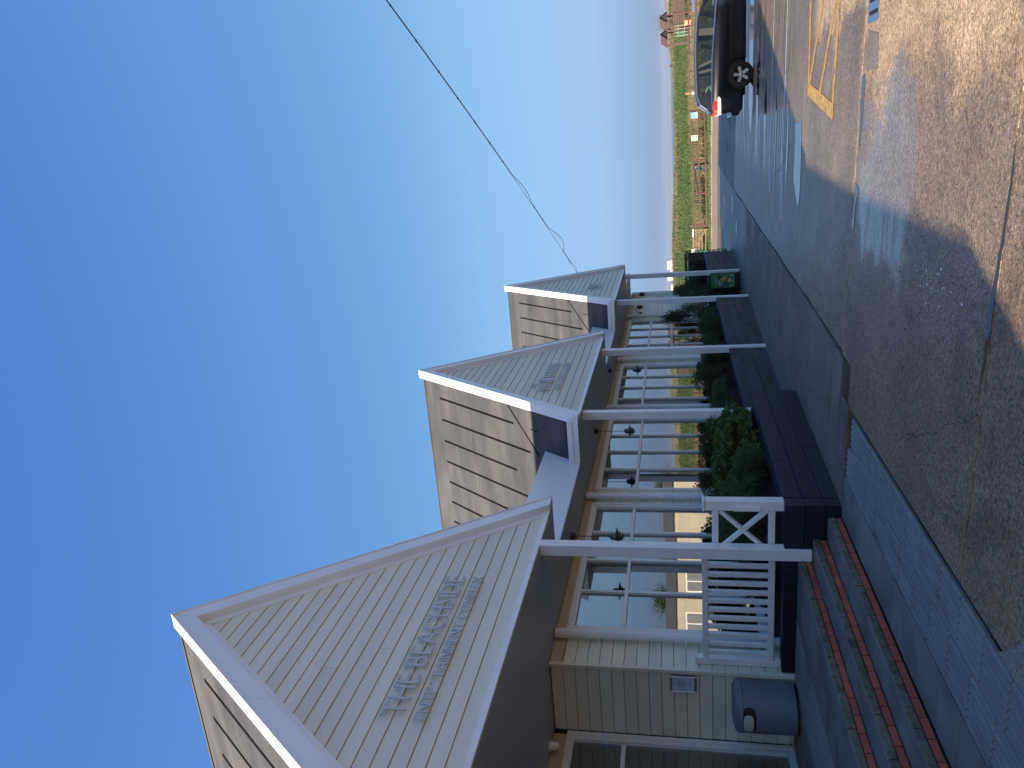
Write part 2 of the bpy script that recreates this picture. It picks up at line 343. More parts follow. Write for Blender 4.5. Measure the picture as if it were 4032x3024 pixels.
def thing(name, loc, label, cat, group=None):
    o = bpy.data.objects.new(name, None); COL.objects.link(o); o.location = loc; ORG[o.name] = tuple(loc); o.empty_display_size = .1
    return tag(o, label, cat, group)
def setting(o): o['kind'] = 'structure'; return o
CACHE = {}
def piece(name, m_, parent, cx, cy, cz, sx, sy, sz, ch=.003, rot=None, jit=0):
    """a box with eased edges, mesh shared between pieces of the same size"""
    key = (name, m_.name, round(sx, 3), round(sy, 3), round(sz, 3))
    me = CACHE.get(key)
    if me is None:
        me = bpy.data.meshes.new(name); bm = bmesh.new()
        c = min(ch, sx * .3, sy * .3, sz * .3); hx, hy, hz = sx / 2, sy / 2, sz / 2
        pts = []
        for a in (-1, 1):
            for b in (-1, 1):
                for d in (-1, 1):
                    pts += [(a * hx, b * (hy - c), d * (hz - c)), (a * (hx - c), b * hy, d * (hz - c)), (a * (hx - c), b * (hy - c), d * hz)]
        bm.from_mesh(me)
        vs = [bm.verts.new(p) for p in pts]
        r = bmesh.ops.convex_hull(bm, input=vs); bmesh.ops.dissolve_limit(bm, angle_limit=.01, verts=bm.verts, edges=bm.edges)
        bmesh.ops.recalc_face_normals(bm, faces=bm.faces); bm.to_mesh(me); bm.free(); me.materials.append(m_); CACHE[key] = me
    o = bpy.data.objects.new(name, me); COL.objects.link(o)
    o0 = Vector(ORG.get(parent.name, (0, 0, 0))) if parent else Vector((0, 0, 0))
    j = lambda: random.uniform(-jit, jit)
    o.location = (cx - o0.x + j(), cy - o0.y + j() * .3, cz - o0.z + j() * .3)
    if rot: o.rotation_euler = rot
    if parent: o.parent = parent
    return o
def clamp(x, a, b): return max(a, min(b, x))
def gz(x, y): return -1.70 - .021 * clamp(y - 8, 0, 50) - .022 * clamp(x + 3.5, 0, 9)

# ------------------------------------------------------------------ ground
def sheet(name, xs, ys, m_, dz=0.0, parent=None, thick=0.0, zf=gz):
    b = MB(); nx, ny = len(xs), len(ys)
    for y in ys:
        for x in xs: b.v.append((x, y, zf(x, y) + dz))
    for j in range(ny - 1):
        for i in range(nx - 1):
            b.f.append((j * nx + i, j * nx + i + 1, (j + 1) * nx + i + 1, (j + 1) * nx + i)); b.mi.append(0)
    if thick:
        ring = [(i, 0) for i in range(nx)] + [(nx - 1, j) for j in range(1, ny)] + [(i, ny - 1) for i in range(nx - 2, -1, -1)] + [(0, j) for j in range(ny - 2, 0, -1)]
        base = len(b.v); top = [j * nx + i for i, j in ring]
        for q in top: x, y, z = b.v[q]; b.v.append((x, y, z - thick))
        k = len(top)
        for q in range(k): b.f.append((top[q], top[(q + 1) % k], base + (q + 1) % k, base + q)); b.mi.append(0)
    return b.build(name, m_, parent)
def brk(a, b, *cuts): return [a] + [c for c in sorted(cuts) if a + .001 < c < b - .001] + [b]
def rng(a, b, n): return [a + (b - a) * i / n for i in range(n + 1)]

ground = setting(sheet('ground', brk(-90, 90, -3.5, 5.5), brk(-60, 58, 8), ASPH, -.045))
# concrete bays of the car park, a dark joint left open between them
car_park = setting(sheet('car_park', brk(-2.45, 40, 5.5), brk(29.5, 46, 36), ASPH, -.004, thick=.03))
G_ = .007
rows = [(-14, 1.0), (1.0, 4.70), (4.70, 8.44), (8.44, 12.34), (12.34, 16.9), (16.9, 21.5), (21.5, 25.5), (25.5, 29.5)]
for (y0, y1) in rows:
    cols = [(-2.45, 3.1), (3.1, 8.6), (8.6, 20.0)] if y0 > 1 else [(-2.9, 3.1), (3.1, 8.6), (8.6, 20.0)]
    for (x0, x1) in cols:
        if y0 == 4.70 and x0 == -2.45: x0 = -2.90
        if y0 == 1.0: x0 = max(x0, -2.9)
        sheet('concrete_bay', brk(x0 + G_, x1 - G_, 5.5), brk(y0 + G_, y1 - G_, 8), CONC, 0, car_park, thick=.04)
footway = setting(sheet('footway', brk(-14, -2.47, -3.5), brk(31.6, 46, 40), PAVE, -.006, thick=.03))
for (y0, y1) in [(7.97, 11.56), (11.56, 16.6), (16.6, 21.4), (21.4, 26.5), (26.5, 31.6)]:
    sheet('footway_slab', brk(-5.9 if y0 > 21 else -4.75, -2.47 - G_, -3.5), brk(y0 + G_ * .6, y1 - G_ * .6, 8.001), PAVE, 0, footway, thick=.04)
# jagged crack filler between footway and bays
b = MB()
ys = rng(8.2, 29, 90); xs = [-2.46 + random.uniform(-.018, .018) + .03 * math.sin(y * 1.3) for y in ys]
for i in range(90):
    w0 = .004 + .010 * random.random(); w1 = w0
    b.quad((xs[i] - w0, ys[i], gz(xs[i], ys[i]) + .004), (xs[i] + w0, ys[i], gz(xs[i], ys[i]) + .004), (xs[i + 1] + w1, ys[i + 1], gz(xs[i + 1], ys[i + 1]) + .004), (xs[i + 1] - w1, ys[i + 1], gz(xs[i + 1], ys[i + 1]) + .004))
setting(b.build('crack_filler', JOINT))
def crack(p, q, amp, w, n=40, seed=1):
    rnd = random.Random(seed); b = MB(); p = Vector(p); q = Vector(q); d = (q - p).normalized(); s_ = Vector((-d.y, d.x)); pts = []; off = 0
    for i in range(n + 1): off += rnd.gauss(0, amp / 6); off *= .93; pts.append(p.lerp(q, i / n) + s_ * off)
    for i in range(n):
        a, c = pts[i], pts[i + 1]; w0 = w * rnd.uniform(.25, 1)
        b.quad(*[(v.x, v.y, gz(v.x, v.y) + .0038) for v in (a - s_ * w0, c - s_ * w0, c + s_ * w0, a + s_ * w0)])
    setting(b.build('crack', JOINT))
crack((-2.42, 10.1), (-1.0, 8.6), .06, .004, seed=2); crack((-2.6, 6.3), (-1.75, 4.75), .045, .0028, 60, seed=3); crack((-1.9, 8.4), (-2.35, 6.1), .05, .003, 60, seed=4); crack((-1.4, 16.8), (-.4, 13.4), .14, .008, seed=7)
def patch(name, pts, m_, dz, z=gz, rough=.0, sub=10, kind='structure', parent=None):
    """flat irregular sheet lying on the ground"""
    out = []
    n = len(pts)
    for i in range(n):
        a = Vector(pts[i]); c = Vector(pts[(i + 1) % n])
        for k in range(sub):
            t = k / sub; p = a.lerp(c, t)
            if rough:
                q = noise.noise_vector(Vector((p.x * 3.1, p.y * 3.1, 1.7))) ; q2 = noise.noise_vector(Vector((p.x * 11, p.y * 11, 4.7)))
                p = p + Vector((q.x, q.y)) * rough + Vector((q2.x, q2.y)) * rough * .5
            out.append(p)
    me = MB(); me.add([(p.x, p.y, z(p.x, p.y) + dz) for p in out], [tuple(range(len(out)))])
    o = me.build(name, m_, parent)
    bm = bmesh.new(); bm.from_mesh(o.data); bmesh.ops.triangulate(bm, faces=bm.faces); bm.to_mesh(o.data); bm.free()
    if o.data.polygons[0].normal.z < 0: o.data.flip_normals()
    if kind: o['kind'] = kind
    return o
P2 = lambda *a: [tuple(q) for q in a]
patch('puddle', P2((-1.36, 12.5), (-1.0, 13.12), (-.5, 13.2), (-.22, 13.22), (-.16, 13.0), (-.17, 12.6), (-.3, 12.42), (-.7, 12.38), (-1.2, 12.36)), PUDDLE, .004, rough=.07)
patch('puddle', P2((-.42, 8.36), (-.1, 8.41), (.28, 8.42), (.30, 8.29), (.05, 8.25), (-.25, 8.29)), PUDDLE, .004, rough=.035)
patch('puddle', P2((-1.75, 4.77), (-1.2, 4.775), (-.85, 4.745), (-.3, 4.705), (-.2, 4.695), (-.5, 4.685), (-1.0, 4.70), (-1.3, 4.715)), PUDDLE, .004, rough=.022)
patch('puddle', P2((-.6, 22.4), (.3, 23.3), (1.6, 23.5), (3.2, 23.9), (4.5, 24.2), (4.5, 22.9), (2.2, 22.3), (.4, 21.9)), PUDDLE, .004, rough=.22)
for (x0, x1, y0, w) in [(-1.3, 1.0, 18.2, .32), (-.9, 1.9, 20.3, .5), (-.5, 2.2, 25.3, .5), (-1.2, .2, 14.1, .16), (-3.9, -3.2, 27.5, .35), (-3.6, -2.7, 30.3, .3), (-4.0, -3.0, 36, .7), (-1.5, .5, 16.0, .12), (-7.0, -4.3, 41.5, .9), (-6.0, -5.0, 44.6, .5)]:
    patch('puddle', P2((x0, y0), (x0 * .6 + x1 * .4, y0 + w), (x1, y0 + w * .7 + .05 * (x1 - x0)), (x0 * .3 + x1 * .7, y0 - w * .2)), PUDDLE, .0046, rough=.16 * min(1, w * 2))
# bay lines, 2.4 m apart
for (xa, ya, xb, yb) in [(-1.78, 14.64, 6.5, 15.34), (-1.5, 16.84, 6.5, 17.6), (-1.25, 19.46, 6.5, 20.0), (-1.0, 22.02, 6.5, 22.6), (-.97, 24.06, 6.5, 24.9), (-1.0, 26.6, 6.5, 27.4)]:
    b = MB(); n = 14
    for i in range(n):
        t0, t1 = i / n, (i + 1) / n
        q = [(xa + (xb - xa) * t, ya + (yb - ya) * t) for t in (t0, t1)]
        b.quad(*[(x, y + s * .045, gz(x, y) + .0042) for (x, y), s in ((q[0], -1), (q[1], -1), (q[1], 1), (q[0], 1))])
    setting(b.build('bay_line', ROADWHITE))
# hatched yellow bay
def line_on_ground(b, p, q, w, dz=.0044, n=6):
    p = Vector(p); q = Vector(q); d = (q - p).normalized(); s_ = Vector((-d.y, d.x)) * w / 2
    for i in range(n):
        a = p.lerp(q, i / n); c = p.lerp(q, (i + 1) / n)
        b.quad(*[(v.x, v.y, gz(v.x, v.y) + dz) for v in (a - s_, c - s_, c + s_, a + s_)])
b = MB()
line_on_ground(b, (.24, 11.98), (6.6, 12.95), .15); line_on_ground(b, (-.10, 9.97), (6.4, 9.72), .14); 
line_on_ground(b, (-.045, 9.91), (.285, 12.04), .17, .0052)
line_on_ground(b, (.34, 11.88), (1.95, 10.5), .115, .0058); line_on_ground(b, (.12, 11.02), (1.35, 9.96), .115, .0058); line_on_ground(b, (1.75, 12.12), (3.3, 10.7), .115, .0058)
setting(b.build('yellow_hatching', YELLOW))
patch('puddle', P2((-1.25, 8.42), (-1.0, 8.41), (-.72, 8.36), (-.75, 8.22), (-.95, 8.28), (-1.2, 8.34)), PUDDLE, .004, rough=.07)
setting(patch('concrete_repair', P2((.66, 8.28), (.58, 7.86), (.28, 7.80), (.29, 8.22)), PATCH, .004, rough=.02))
setting(patch('concrete_repair', P2((-3.02, 4.18), (-3.02, 3.0), (-2.2, 2.4), (-2.3, 3.6), (-2.62, 3.78), (-2.80, 3.92)), PATCH, .004, rough=.03))
# cast iron channel cover set in the joint
gt = thing('drain_cover', (.85, 8.12, gz(.85, 8.12)), 'grey metal drain cover let into the wet joint near the yellow hatching', 'drain cover')
b = MB(); z0 = gz(.85, 8.12); b.box(.70, 1.6, 7.89, 8.30, z0 - .02, z0 + .008); b.build('rim', STEEL, gt)
for k in range(8): piece('slot', BLACK, gt, .78 + k * .105, 8.095, z0 + .0075, .035, .30, .006)
# droppings splashed on the concrete
b = MB()
for k in range(34):
    x = -1.2 + random.gauss(0, .07); y = 5.78 + random.gauss(0, .17); r = random.uniform(.002, .012)
    b.add([(x + r * math.cos(t) * random.uniform(.6, 1.2), y + r * 1.6 * math.sin(t) * random.uniform(.6, 1.2), gz(x, y) + .0035) for t in rng(0, 5.5, 6)], [tuple(range(7))])
o = b.build('bird_droppings', SIGNWHITE); o['kind'] = 'stuff'
# scattered small stones
b = MB()
for k in range(260):
    x = random.uniform(-2.4, 1.6); y = 3.4 + 9 * random.random() ** 1.6; r = random.uniform(.004, .011); z = gz(x, y)
    b.add([(x + r, y, z), (x - r * .6, y + r, z), (x - r * .7, y - r * .8, z), (x, y, z + r)], [(0, 1, 3), (1, 2, 3), (2, 0, 3)])
o = b.build('loose_gravel', SLABEDGE); o['kind'] = 'stuff'

# ------------------------------------------------------------------ landing flags and ribbed paving in front of the steps
landing = setting(sheet('landing', [-4.17, -2.93], [2.0, 7.97], MORTAR, 0, zf=lambda x, y: -1.735))
fl = .39
y = 7.95
k = 0
while y > 2.4:
    piece('flag', SLAB, landing, -3.905, y - fl / 2, -1.72, .46, fl - .008, .05, .004, rot=(random.uniform(-.006, .006), random.uniform(-.008, .008), 0))
    y -= fl
def ribbed_mesh():
    b = MB(); w, l = .358, .385
    b.box(-w / 2, w / 2, -l / 2, l / 2, -.03, -.006)
    for q in range(6):
        x = -w / 2 + .03 + q * .06
        b.prism([(x - .021, -.006), (x - .012, .005), (x + .012, .005), (x + .021, -.006)], 1, -l / 2 + .004, l / 2 - .004)
    o = b.build('ribbed_slab', RIBS, landing)
    return o
proto = ribbed_mesh(); first = True
for r in range(2):
    y = 7.86
    while y > 2.4:
        x0 = -3.668 + .366 * (r + .5); yy = y - fl / 2 - (.12 * r)
        if first: o = proto; first = False
        else: o = proto.copy(); COL.objects.link(o); o.parent = landing
        o.location = (x0, yy, -1.697 + random.uniform(-.004, .002)); o.rotation_euler = (random.uniform(-.006, .006), random.uniform(-.008, .008), 0)
        y -= fl

# ------------------------------------------------------------------ entrance steps
FLOOR = -1.27; RISE = .1433
steps = thing('entrance_steps', (-4.4, 6, -1.7), 'grey flagged entrance steps with red brick nosings rising to the porch', 'steps')
core = MB()
core.box(-9.0, -4.74, 2.0, 7.98, -1.8, FLOOR - .052); core.box(-4.74, -4.475, 2.0, 7.98, -1.8, FLOOR - RISE - .052); core.box(-4.475, -4.215, 2.0, 7.98, -1.8, FLOOR - 2 * RISE - .052)
core.build('mortar_core', MORTAR, steps)
for s_, (xn, xb) in enumerate([(-4.69, -5.09), (-4.42, -4.735), (-4.155, -4.47)]):
    zt = FLOOR - s_ * RISE
    y = 7.975 - .13 * s_ * 0; n = 0
    L0 = [.30, .44, .42][s_]
    while y > 2.3:
        ln = L0 if n == 0 else .45
        piece('tread', SLAB, steps, (xn + xb) / 2 - .002, y - ln / 2, zt - .0325 + random.uniform(-.003, .002), xn - xb - .012, ln - .007, .065, .005, rot=(0, random.uniform(-.006, .006), 0))
        piece('tread_edge', SLABEDGE, steps, xn - .004 + random.uniform(-.003, .003), y - ln / 2, zt - .036 + random.uniform(-.003, .0), .022, ln - .010, .062, .009)
        y -= ln; n += 1
    y = 7.975; n = 0
    while y > 2.3:
        ln = .10 if n == 0 else .207
        piece('brick', BRICK, steps, xn - .060, y - ln / 2, zt - .106 + random.uniform(-.0015, .0015), .11, ln - .008, .058, .004, jit=.001)
        y -= ln; n += 1
# porch deck behind the top step
deck = setting(sheet('porch_deck', [-9.0, -5.09], [2.0, 7.98], MORTAR, 0, zf=lambda x, y: FLOOR - .03))
for r, (x0, w, m_) in enumerate([(-5.45, .35, SLAB)]):
    y = 7.975
    while y > 2.2: piece('paver', m_, deck, x0 + w / 2, y - .225, FLOOR - .028, w - .008, .442, .055, .004, rot=(0, random.uniform(-.005, .005), 0)); y -= .45
b = MB()
for q in range(16):
    x = -5.47 - q * .048; b.prism([(x - .017, FLOOR - .01), (x - .009, FLOOR + .003), (x + .009, FLOOR + .003), (x + .017, FLOOR - .01)], 1, 2.2, 7.97)
b.box(-6.26, -5.456, 2.2, 7.97, FLOOR - .03, FLOOR - .008); o = b.build('ribbed_strip', RIBS, deck); o['kind'] = 'stuff'
for x0 in (-6.78, -7.24):
    y = 7.92
    while y > 2.2: piece('paver', SLAB, deck, x0 + .23, y - .225, FLOOR - .03, .452, .442, .055, .004); y -= .45

# ------------------------------------------------------------------ the building
XF, XB, XP, XW, XD = -4.48, -4.58, -5.33, -6.2, -7.2
K = 1.272; HW = 2.853; ZC = 5.235; ZE = 1.605
GY = [6.2275, 14.907, 23.951]
club = thing('clubhouse', (-8, 16, -1.8), 'long cream boarded clubhouse with three steep white edged gables over its porch', 'building')
# main walls
b = MB(); b.box(-14.2, -14, -4.8, 30.4, -2.5, 2.2); b.box(-14, -6.35, 30.2, 30.4, -2.5, 1.6); b.box(-14, -5.5, -4.8, -4.6, -2.5, 2.2)
b.box(-7.4, -6.3, -4.6, 3.4, -2.2, 1.6); b.box(-7.3, -6.24, 8.02, 8.1, -1.4, 1.6)
b.box(XW - .10, XW - .022, 7.99, 8.70, -2.3, 1.6); b.box(XW - .10, XW - .022, 12.24, 12.87, -2.3, 1.6); b.box(XW - .1, XW - .022, 16.47, 16.95, -2.3, 1.6)
b.box(XW - .1, XW - .022, 20.58, 21.74, -2.3, 1.6); b.box(XW - .1, XW - .022, 25.72, 30.38, -2.5, 1.6); b.box(XW - .1, XW - .03, 8.0, 30.38, -2.3, -1.06); b.box(XW - .1, XW - .03, 8.0, 30.38, 1.44, 1.6)
wall = b.build('wall', BOARD_BACK, club)
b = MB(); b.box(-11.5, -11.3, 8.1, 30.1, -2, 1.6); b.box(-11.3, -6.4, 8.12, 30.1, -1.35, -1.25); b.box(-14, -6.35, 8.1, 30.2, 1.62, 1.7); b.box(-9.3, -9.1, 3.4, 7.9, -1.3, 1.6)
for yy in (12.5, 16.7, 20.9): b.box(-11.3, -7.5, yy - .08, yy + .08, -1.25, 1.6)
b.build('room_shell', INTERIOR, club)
BP = .149
def boards_x(y0, y1, z0, z1, x, par):           # boards facing the car park
    z = 1.44 if z1 > 1.3 else z1
    while z > z0:
        piece('board', BOARD, par, x - .006, (y0 + y1) / 2, z - BP / 2, .020, y1 - y0, BP - .005, .004, rot=(0, -.045, 0)); z -= BP
for (y0, y1, zl) in [(7.985, 8.695, -1.27), (12.245, 12.865, -1.4), (16.475, 16.945, -1.4), (20.585, 21.735, -1.4), (25.725, 30.375, -2.1)]: boards_x(y0, y1, zl, 1.44, XW, wall)
z = 1.59
while z > FLOOR: # return wall of the entrance recess, facing the camera
    piece('board', BOARD, wall, (XD + XW) / 2 - .01, 7.95 + .03, z - BP / 2, .93, .020, BP - .005, .004, rot=(-.045, 0, 0)); z -= BP
piece('corner_trim', BOARD, wall, XW + .002, 7.962, .165, .05, .05, 2.87, .004)
piece('corner_trim', FRAME, wall, XW + .002, 30.39, -.3, .05, .05, 3.8, .004)
for (y0, y1) in [(7.99, 13.4), (13.404, 19.2), (19.204, 25.0), (25.004, 30.37)]: piece('frieze_board', FRIEZE, wall, XW - .004, (y0 + y1) / 2, 1.522, .03, y1 - y0, .152, .003)
# windows: frame > mullion, transom, pane
def window(y0, y1, zt, zb, ncol, trans, x=XW, name='window'):
    b = MB(); f = .062; d = .07
    b.box(x - d, x + .012, y0, y0 + f, zb, zt); b.box(x - d, x + .012, y1 - f, y1, zb, zt)
    b.box(x - d, x + .012, y0 + f, y1 - f, zt - f, zt); b.box(x - d, x + .012, y0 + f, y1 - f, zb, zb + f)
    b.box(x - .02, x + .03, y0 - .05, y0, zb, zt + .03); b.box(x - .02, x + .03, y1, y1 + .05, zb, zt + .03); b.box(x - .02, x + .03, y0, y1, zt, zt + .03)
    b.box(x - .02, x + .07, y0 - .05, y1 + .05, zb - .03, zb)
    fr = b.build(name, FRAME, club)
    inner0, inner1 = y0 + f, y1 - f; pw = (inner1 - inner0) / ncol
    ycut = [inner0 + pw * i for i in range(ncol + 1)]; zcut = [zb + f] + sorted(trans) + [zt - f]
    for yy in ycut[1:-1]: piece('mullion', FRAME, fr, x - .03, yy, (zt + zb) / 2, .058, .05, zt - zb - 2 * f, .004)
    for zz in trans:
        for i in range(ncol): piece('transom', FRAME, fr, x - .03, (ycut[i] + ycut[i + 1]) / 2, zz, .060, pw - .052, .052, .004)
    for i in range(ncol):
        for j in range(len(zcut) - 1):
            a0, a1 = ycut[i] + (.025 if i else 0), ycut[i + 1] - (.025 if i < ncol - 1 else 0); c0 = zcut[j] + (.026 if j else 0); c1 = zcut[j + 1] - (.026 if j < len(zcut) - 2 else 0)
            piece('pane', GLASS, fr, x - .042, (a0 + a1) / 2, (c0 + c1) / 2, .008, a1 - a0, c1 - c0, .0005, rot=(0, random.uniform(-.0035, .0035), random.uniform(-.005, .005)))
    return fr
window(8.70, 12.235, 1.438, -1.03, 4, [.74]); window(12.872, 16.463, 1.438, -1.03, 4, [.74]); window(16.955, 20.572, 1.438, -1.03, 4, [.78]); window(21.745, 25.712, 1.45, -1.03, 4, [.76, .09])
window(3.9, 7.90, 1.40, FLOOR + .01, 4, [.722], XD, 'entrance_screen')
for (z0, h) in [(1.515, .17)]: piece('frieze_board', FRIEZE, wall, XD + .004, 5.9, z0, .03, 4.0, h, .003)
# soffit: narrow planks, joined
b = MB()
y = 2.4
while y < 29.2:
    x1 = XP + .006
    for g in GY:
        if abs(y + .05 - g) < HW - .25: x1 = XB - .02
    x0 = XW + .0 if y > 7.95 else XD - .0
    b.box(x0, x1, y + .003, y + .097, ZE - .004, ZE + .012); y += .1
b.box(XD, XP - .03, 2.4, 29.2, ZE + .02, ZE + .05)
for g in GY: b.box(XP - .02, XB - .03, g - HW + .1, g + HW - .1, ZE + .021, ZE + .051)
o = b.build('soffit_planks', SOFFIT, club); o['kind'] = 'stuff'
# end overhangs of each gable beyond the porch ceiling
for g in GY:
    for (ya, yb) in ((g + HW - .25, g + HW - .024), (g - HW + .024, g - HW + .24)): b = MB(); b.box(XP + .01, XB - .025, ya, yb, ZE - .002, ZE + .03); b.build('eave_soffit', SOFFIT, club)
# gables
def rake(g, sgn, d0, d1, zt, zb, x0, x1, name, m_, par):
    """sloping board between distances d0..d1 from the ridge; zt/zb are its heights at the ridge line; cut level at the eave"""
    pts = []
    def at(d, z): return (g + sgn * d, z - K * d)
    lo = ZE
    d_t = min(d1, (zt - lo) / K); d_b = min(d1, (zb - lo) / K)
    pts = [at(d0, zt), at(d_t, zt)] + ([at(d1, zb)] if d1 < d_b + .001 else [at(d_b, zb)]) + [at(d0, zb)]
    if d1 < (zt - lo) / K - .001: pts = [at(d0, zt), at(d1, zt), at(d1, zb) if d1 < (zb - lo) / K else at(d_b, zb), at(d0, zb)]
    b_ = MB(); b_.prism(pts, 0, x0, x1); return b_.build(name, m_, par)
for gi, g in enumerate(GY):
    b = MB(); b.prism([(g - 2.74, ZE), (g + 2.74, ZE), (g, 4.98)], 0, XB - .06, XB - .014); gw = b.build('gable_wall', BOARD_BACK, club)
    for s_ in (-1, 1):
        rake(g, s_, .0015, 1.132, ZC, 4.95, XF, XB - .002, 'verge_fascia', UPVC, club); rake(g, s_, 1.136, 9, ZC, 4.95, XF, XB - .002, 'verge_fascia', UPVC, club)
        rake(g, s_, .0015, 9, 4.948, 4.808, XB + .016, XB - .012, 'rake_trim', UPVC, club)
        rake(g, s_, .002, 9, ZC + .018, ZC + .001, XF + .015, XB - .05, 'verge_cap', UPVC_LOW, club)
    for (a, c) in [(g - 2.50, g - .02), (g - .016, g + 2.50)]: piece('bottom_trim', UPVC, club, XB + .004, (a + c) / 2, 1.632, .036, c - a, .062, .003)
    # cladding boards, cut to the rake, some with butt joints
    z = 1.664; n = 0
    while z < 4.72:
        z1 = min(z + BP - .006, 4.80); 
        def hw(zz): return (4.812 - zz) / K
        w0, w1 = hw(z), max(hw(z1), .004)
        cuts = [-1, 1]
        if n < 14: cuts = [-1, random.uniform(-.65, .7), 1] if (n * 7 + gi) % 3 else [-1, 1]
        for c0, c1 in zip(cuts[:-1], cuts[1:]):
            p = []
            e0 = -w0 if c0 == -1 else c0 * w0 + .002; e1 = w0 if c1 == 1 else c1 * w0 - .002
            f0 = -w1 if c0 == -1 else max(c0 * w0 + .002, -w1); f1 = w1 if c1 == 1 else min(c1 * w0 - .002, w1)
            if f1 - f0 < .01: continue
            bb = MB()
            v = [(XB + .010, g + e0, z), (XB + .010, g + e1, z), (XB - .003, g + f1, z1), (XB - .003, g + f0, z1), (XB - .016, g + e0, z), (XB - .016, g + e1, z), (XB - .016, g + f1, z1), (XB - .016, g + f0, z1)]
            bb.add(v, [(0, 1, 2, 3), (7, 6, 5, 4), (0, 4, 5, 1), (1, 5, 6, 2), (2, 6, 7, 3), (3, 7, 4, 0)]); bb.build('board', BOARD, gw)
        z += BP; n += 1
    # roof slopes with their open dark slots
    for s_ in (-1, 1):
        A = 5.215; T = .06
        pts = [(g, 5.12), (g + s_ * .075, 5.12), (g + s_ * 2.70, A - K * 2.70), (g + s_ * 2.70, A - K * 2.70 - T), (g, 5.12 - T * 1.3)]
        b = MB(); b.prism(pts, 0, XB - .003, -14.0); rf = b.build('roof', ROOF, club)
        nrm = Vector((0, s_ * K, 1)).normalized()
        def on(d, x, off=.002): return Vector((x, g + s_ * d, A - K * d)) + nrm * off
        for q in range(18):
            x = -4.96 - q * .468
            z0, z1 = (4.73, 2.93 if q % 2 == 0 else 2.60)
            if q == 0: z1 = 2.93
            b = MB(); b.bar(on((A - z0) / K, x), on((A - z1) / K, x - .03), .040, .008, nrm); b.build('roof_slot', SEAM, rf)
            if q == 0:
                b = MB(); b.bar(on((A - 2.56) / K, x - .04), on((A - 2.42) / K, x - .045), .016, .006, nrm); b.build('roof_slot', SEAM, rf)
        b = MB(); b.bar(on((A - 3.06) / K, XB - .02, .004), on((A - 2.42) / K, -5.46, .004), .022, .010, nrm); b.build('roof_fold', SEAM, rf)
        # eave fascia and its top edge
        ye = g + s_ * HW
        b = MB(); b.box(XP + .004, XF - .002, ye, ye - s_ * .022, ZE + .002, 1.70); b.build('eave_fascia', UPVC, club)
        b = MB(); b.box(XP + .006, XB - .004, ye + s_ * .012, ye - s_ * .15, 1.703, 1.79); b.build('eave_gutter', UPVC_LOW, club)
    b = MB(); b.box(-14, XB - .06, g - .09, g + .09, 5.121, 5.135); b.build('ridge_cap', ROOF, club)
    for s_ in (-1, 1): # mitred eave ends
        pass
# panels closing the valleys, and the flat roofs behind them
def valley(y0, y1, zt):
    b = MB(); b.box(-14, XP - .03, y0, y1, zt - .12, zt - .06); b.build('flat_roof', SEAM, club)
def vpanel(g0, g1, zt=2.285):
    ya = g0 + (ZC - ZE - .17) / K + .0; yb = g1 - (ZC - ZE - .17) / K
    ya2 = g0 + (ZC - .02 - zt) / K; yb2 = g1 - (ZC - .02 - zt) / K
    mid = (ya + yb) / 2
    for (p, q, p2, q2) in [(ya, mid - .002, ya2, mid - .002), (mid + .002, yb, mid + .002, yb2)]:
        b = MB(); b.prism([(p, ZE + .001), (q, ZE + .001), (q2, zt), (p2, zt)], 0, XP, XP - .025); b.build('valley_panel', UPVC_LOW, club)
    valley(ya2 - .2, yb2 + .2, zt)
vpanel(GY[0], GY[1]); vpanel(GY[1], GY[2])
b = MB(); b.prism([(-4.8, ZE), (GY[0] - 2.72, ZE), (GY[0] - 2.3, 2.285), (-4.8, 2.285)], 0, XP, XP - .025); b.build('valley_panel', UPVC_LOW, club); valley(-4.8, 4.2, 2.285)
b = MB(); b.box(XP, XP - .025, GY[2] + 2.73, 29.93, 1.65, 1.85); b.build('flat_fascia', UPVC_LOW, club); b = MB(); b.box(-14, XP - .03, GY[2] + 2.4, 29.93, 1.66, 1.84); b.build('flat_roof', SEAM, club)
b = MB(); b.box(XP, XW - .2, 26.9, 29.93, 1.622, 1.655); b.build('end_soffit', mat('soffit_painted_bounce', (.42, .36, .17), .7), club)  # warm bounced light on the end soffit is painted in as yellow base colour
# porch posts
POSTS = [(7.968, 8.106, FLOOR - RISE), (12.722, 12.862, -1.9), (16.71, 16.85, -1.93), (21.86, 22.0, -2.04), (25.84, 25.98, -2.10), (4.18, 4.32, FLOOR)]
for (y0, y1, zb) in POSTS:
    piece('porch_post', WHITE, club, -4.6265 if 7 < y0 < 9 else -4.731, (y0 + y1) / 2, (zb + 1.603) / 2, .14, y1 - y0, 1.603 - zb, .006)
# rain pipes
for y in (8.48, 12.44, 17.02, 20.92, 26.06, 29.62):
    b = MB(); b.lathe([(.0545, -2.0 if y > 9 else FLOOR), (.0545, 1.38)], (-6.115, y, 0), 16); b.lathe([(.061, 1.36), (.061, 1.585)], (-6.115, y, 0), 16); b.lathe([(.063, 1.44), (.063, 1.455)], (-6.115, y, 0), 16); dp = b.build('rain_pipe', UPVC, club, True)
    for z in (1.03, -.05, -1.0):
        b = MB(); b.lathe([(.058, z - .012), (.060, z - .012), (.060, z + .012), (.058, z + .012)], (-6.115, y, 0), 16); b.box(XW + .005, -6.12, y - .075, y - .058, z - .012, z + .012); b.build('pipe_bracket', UPVC, dp)

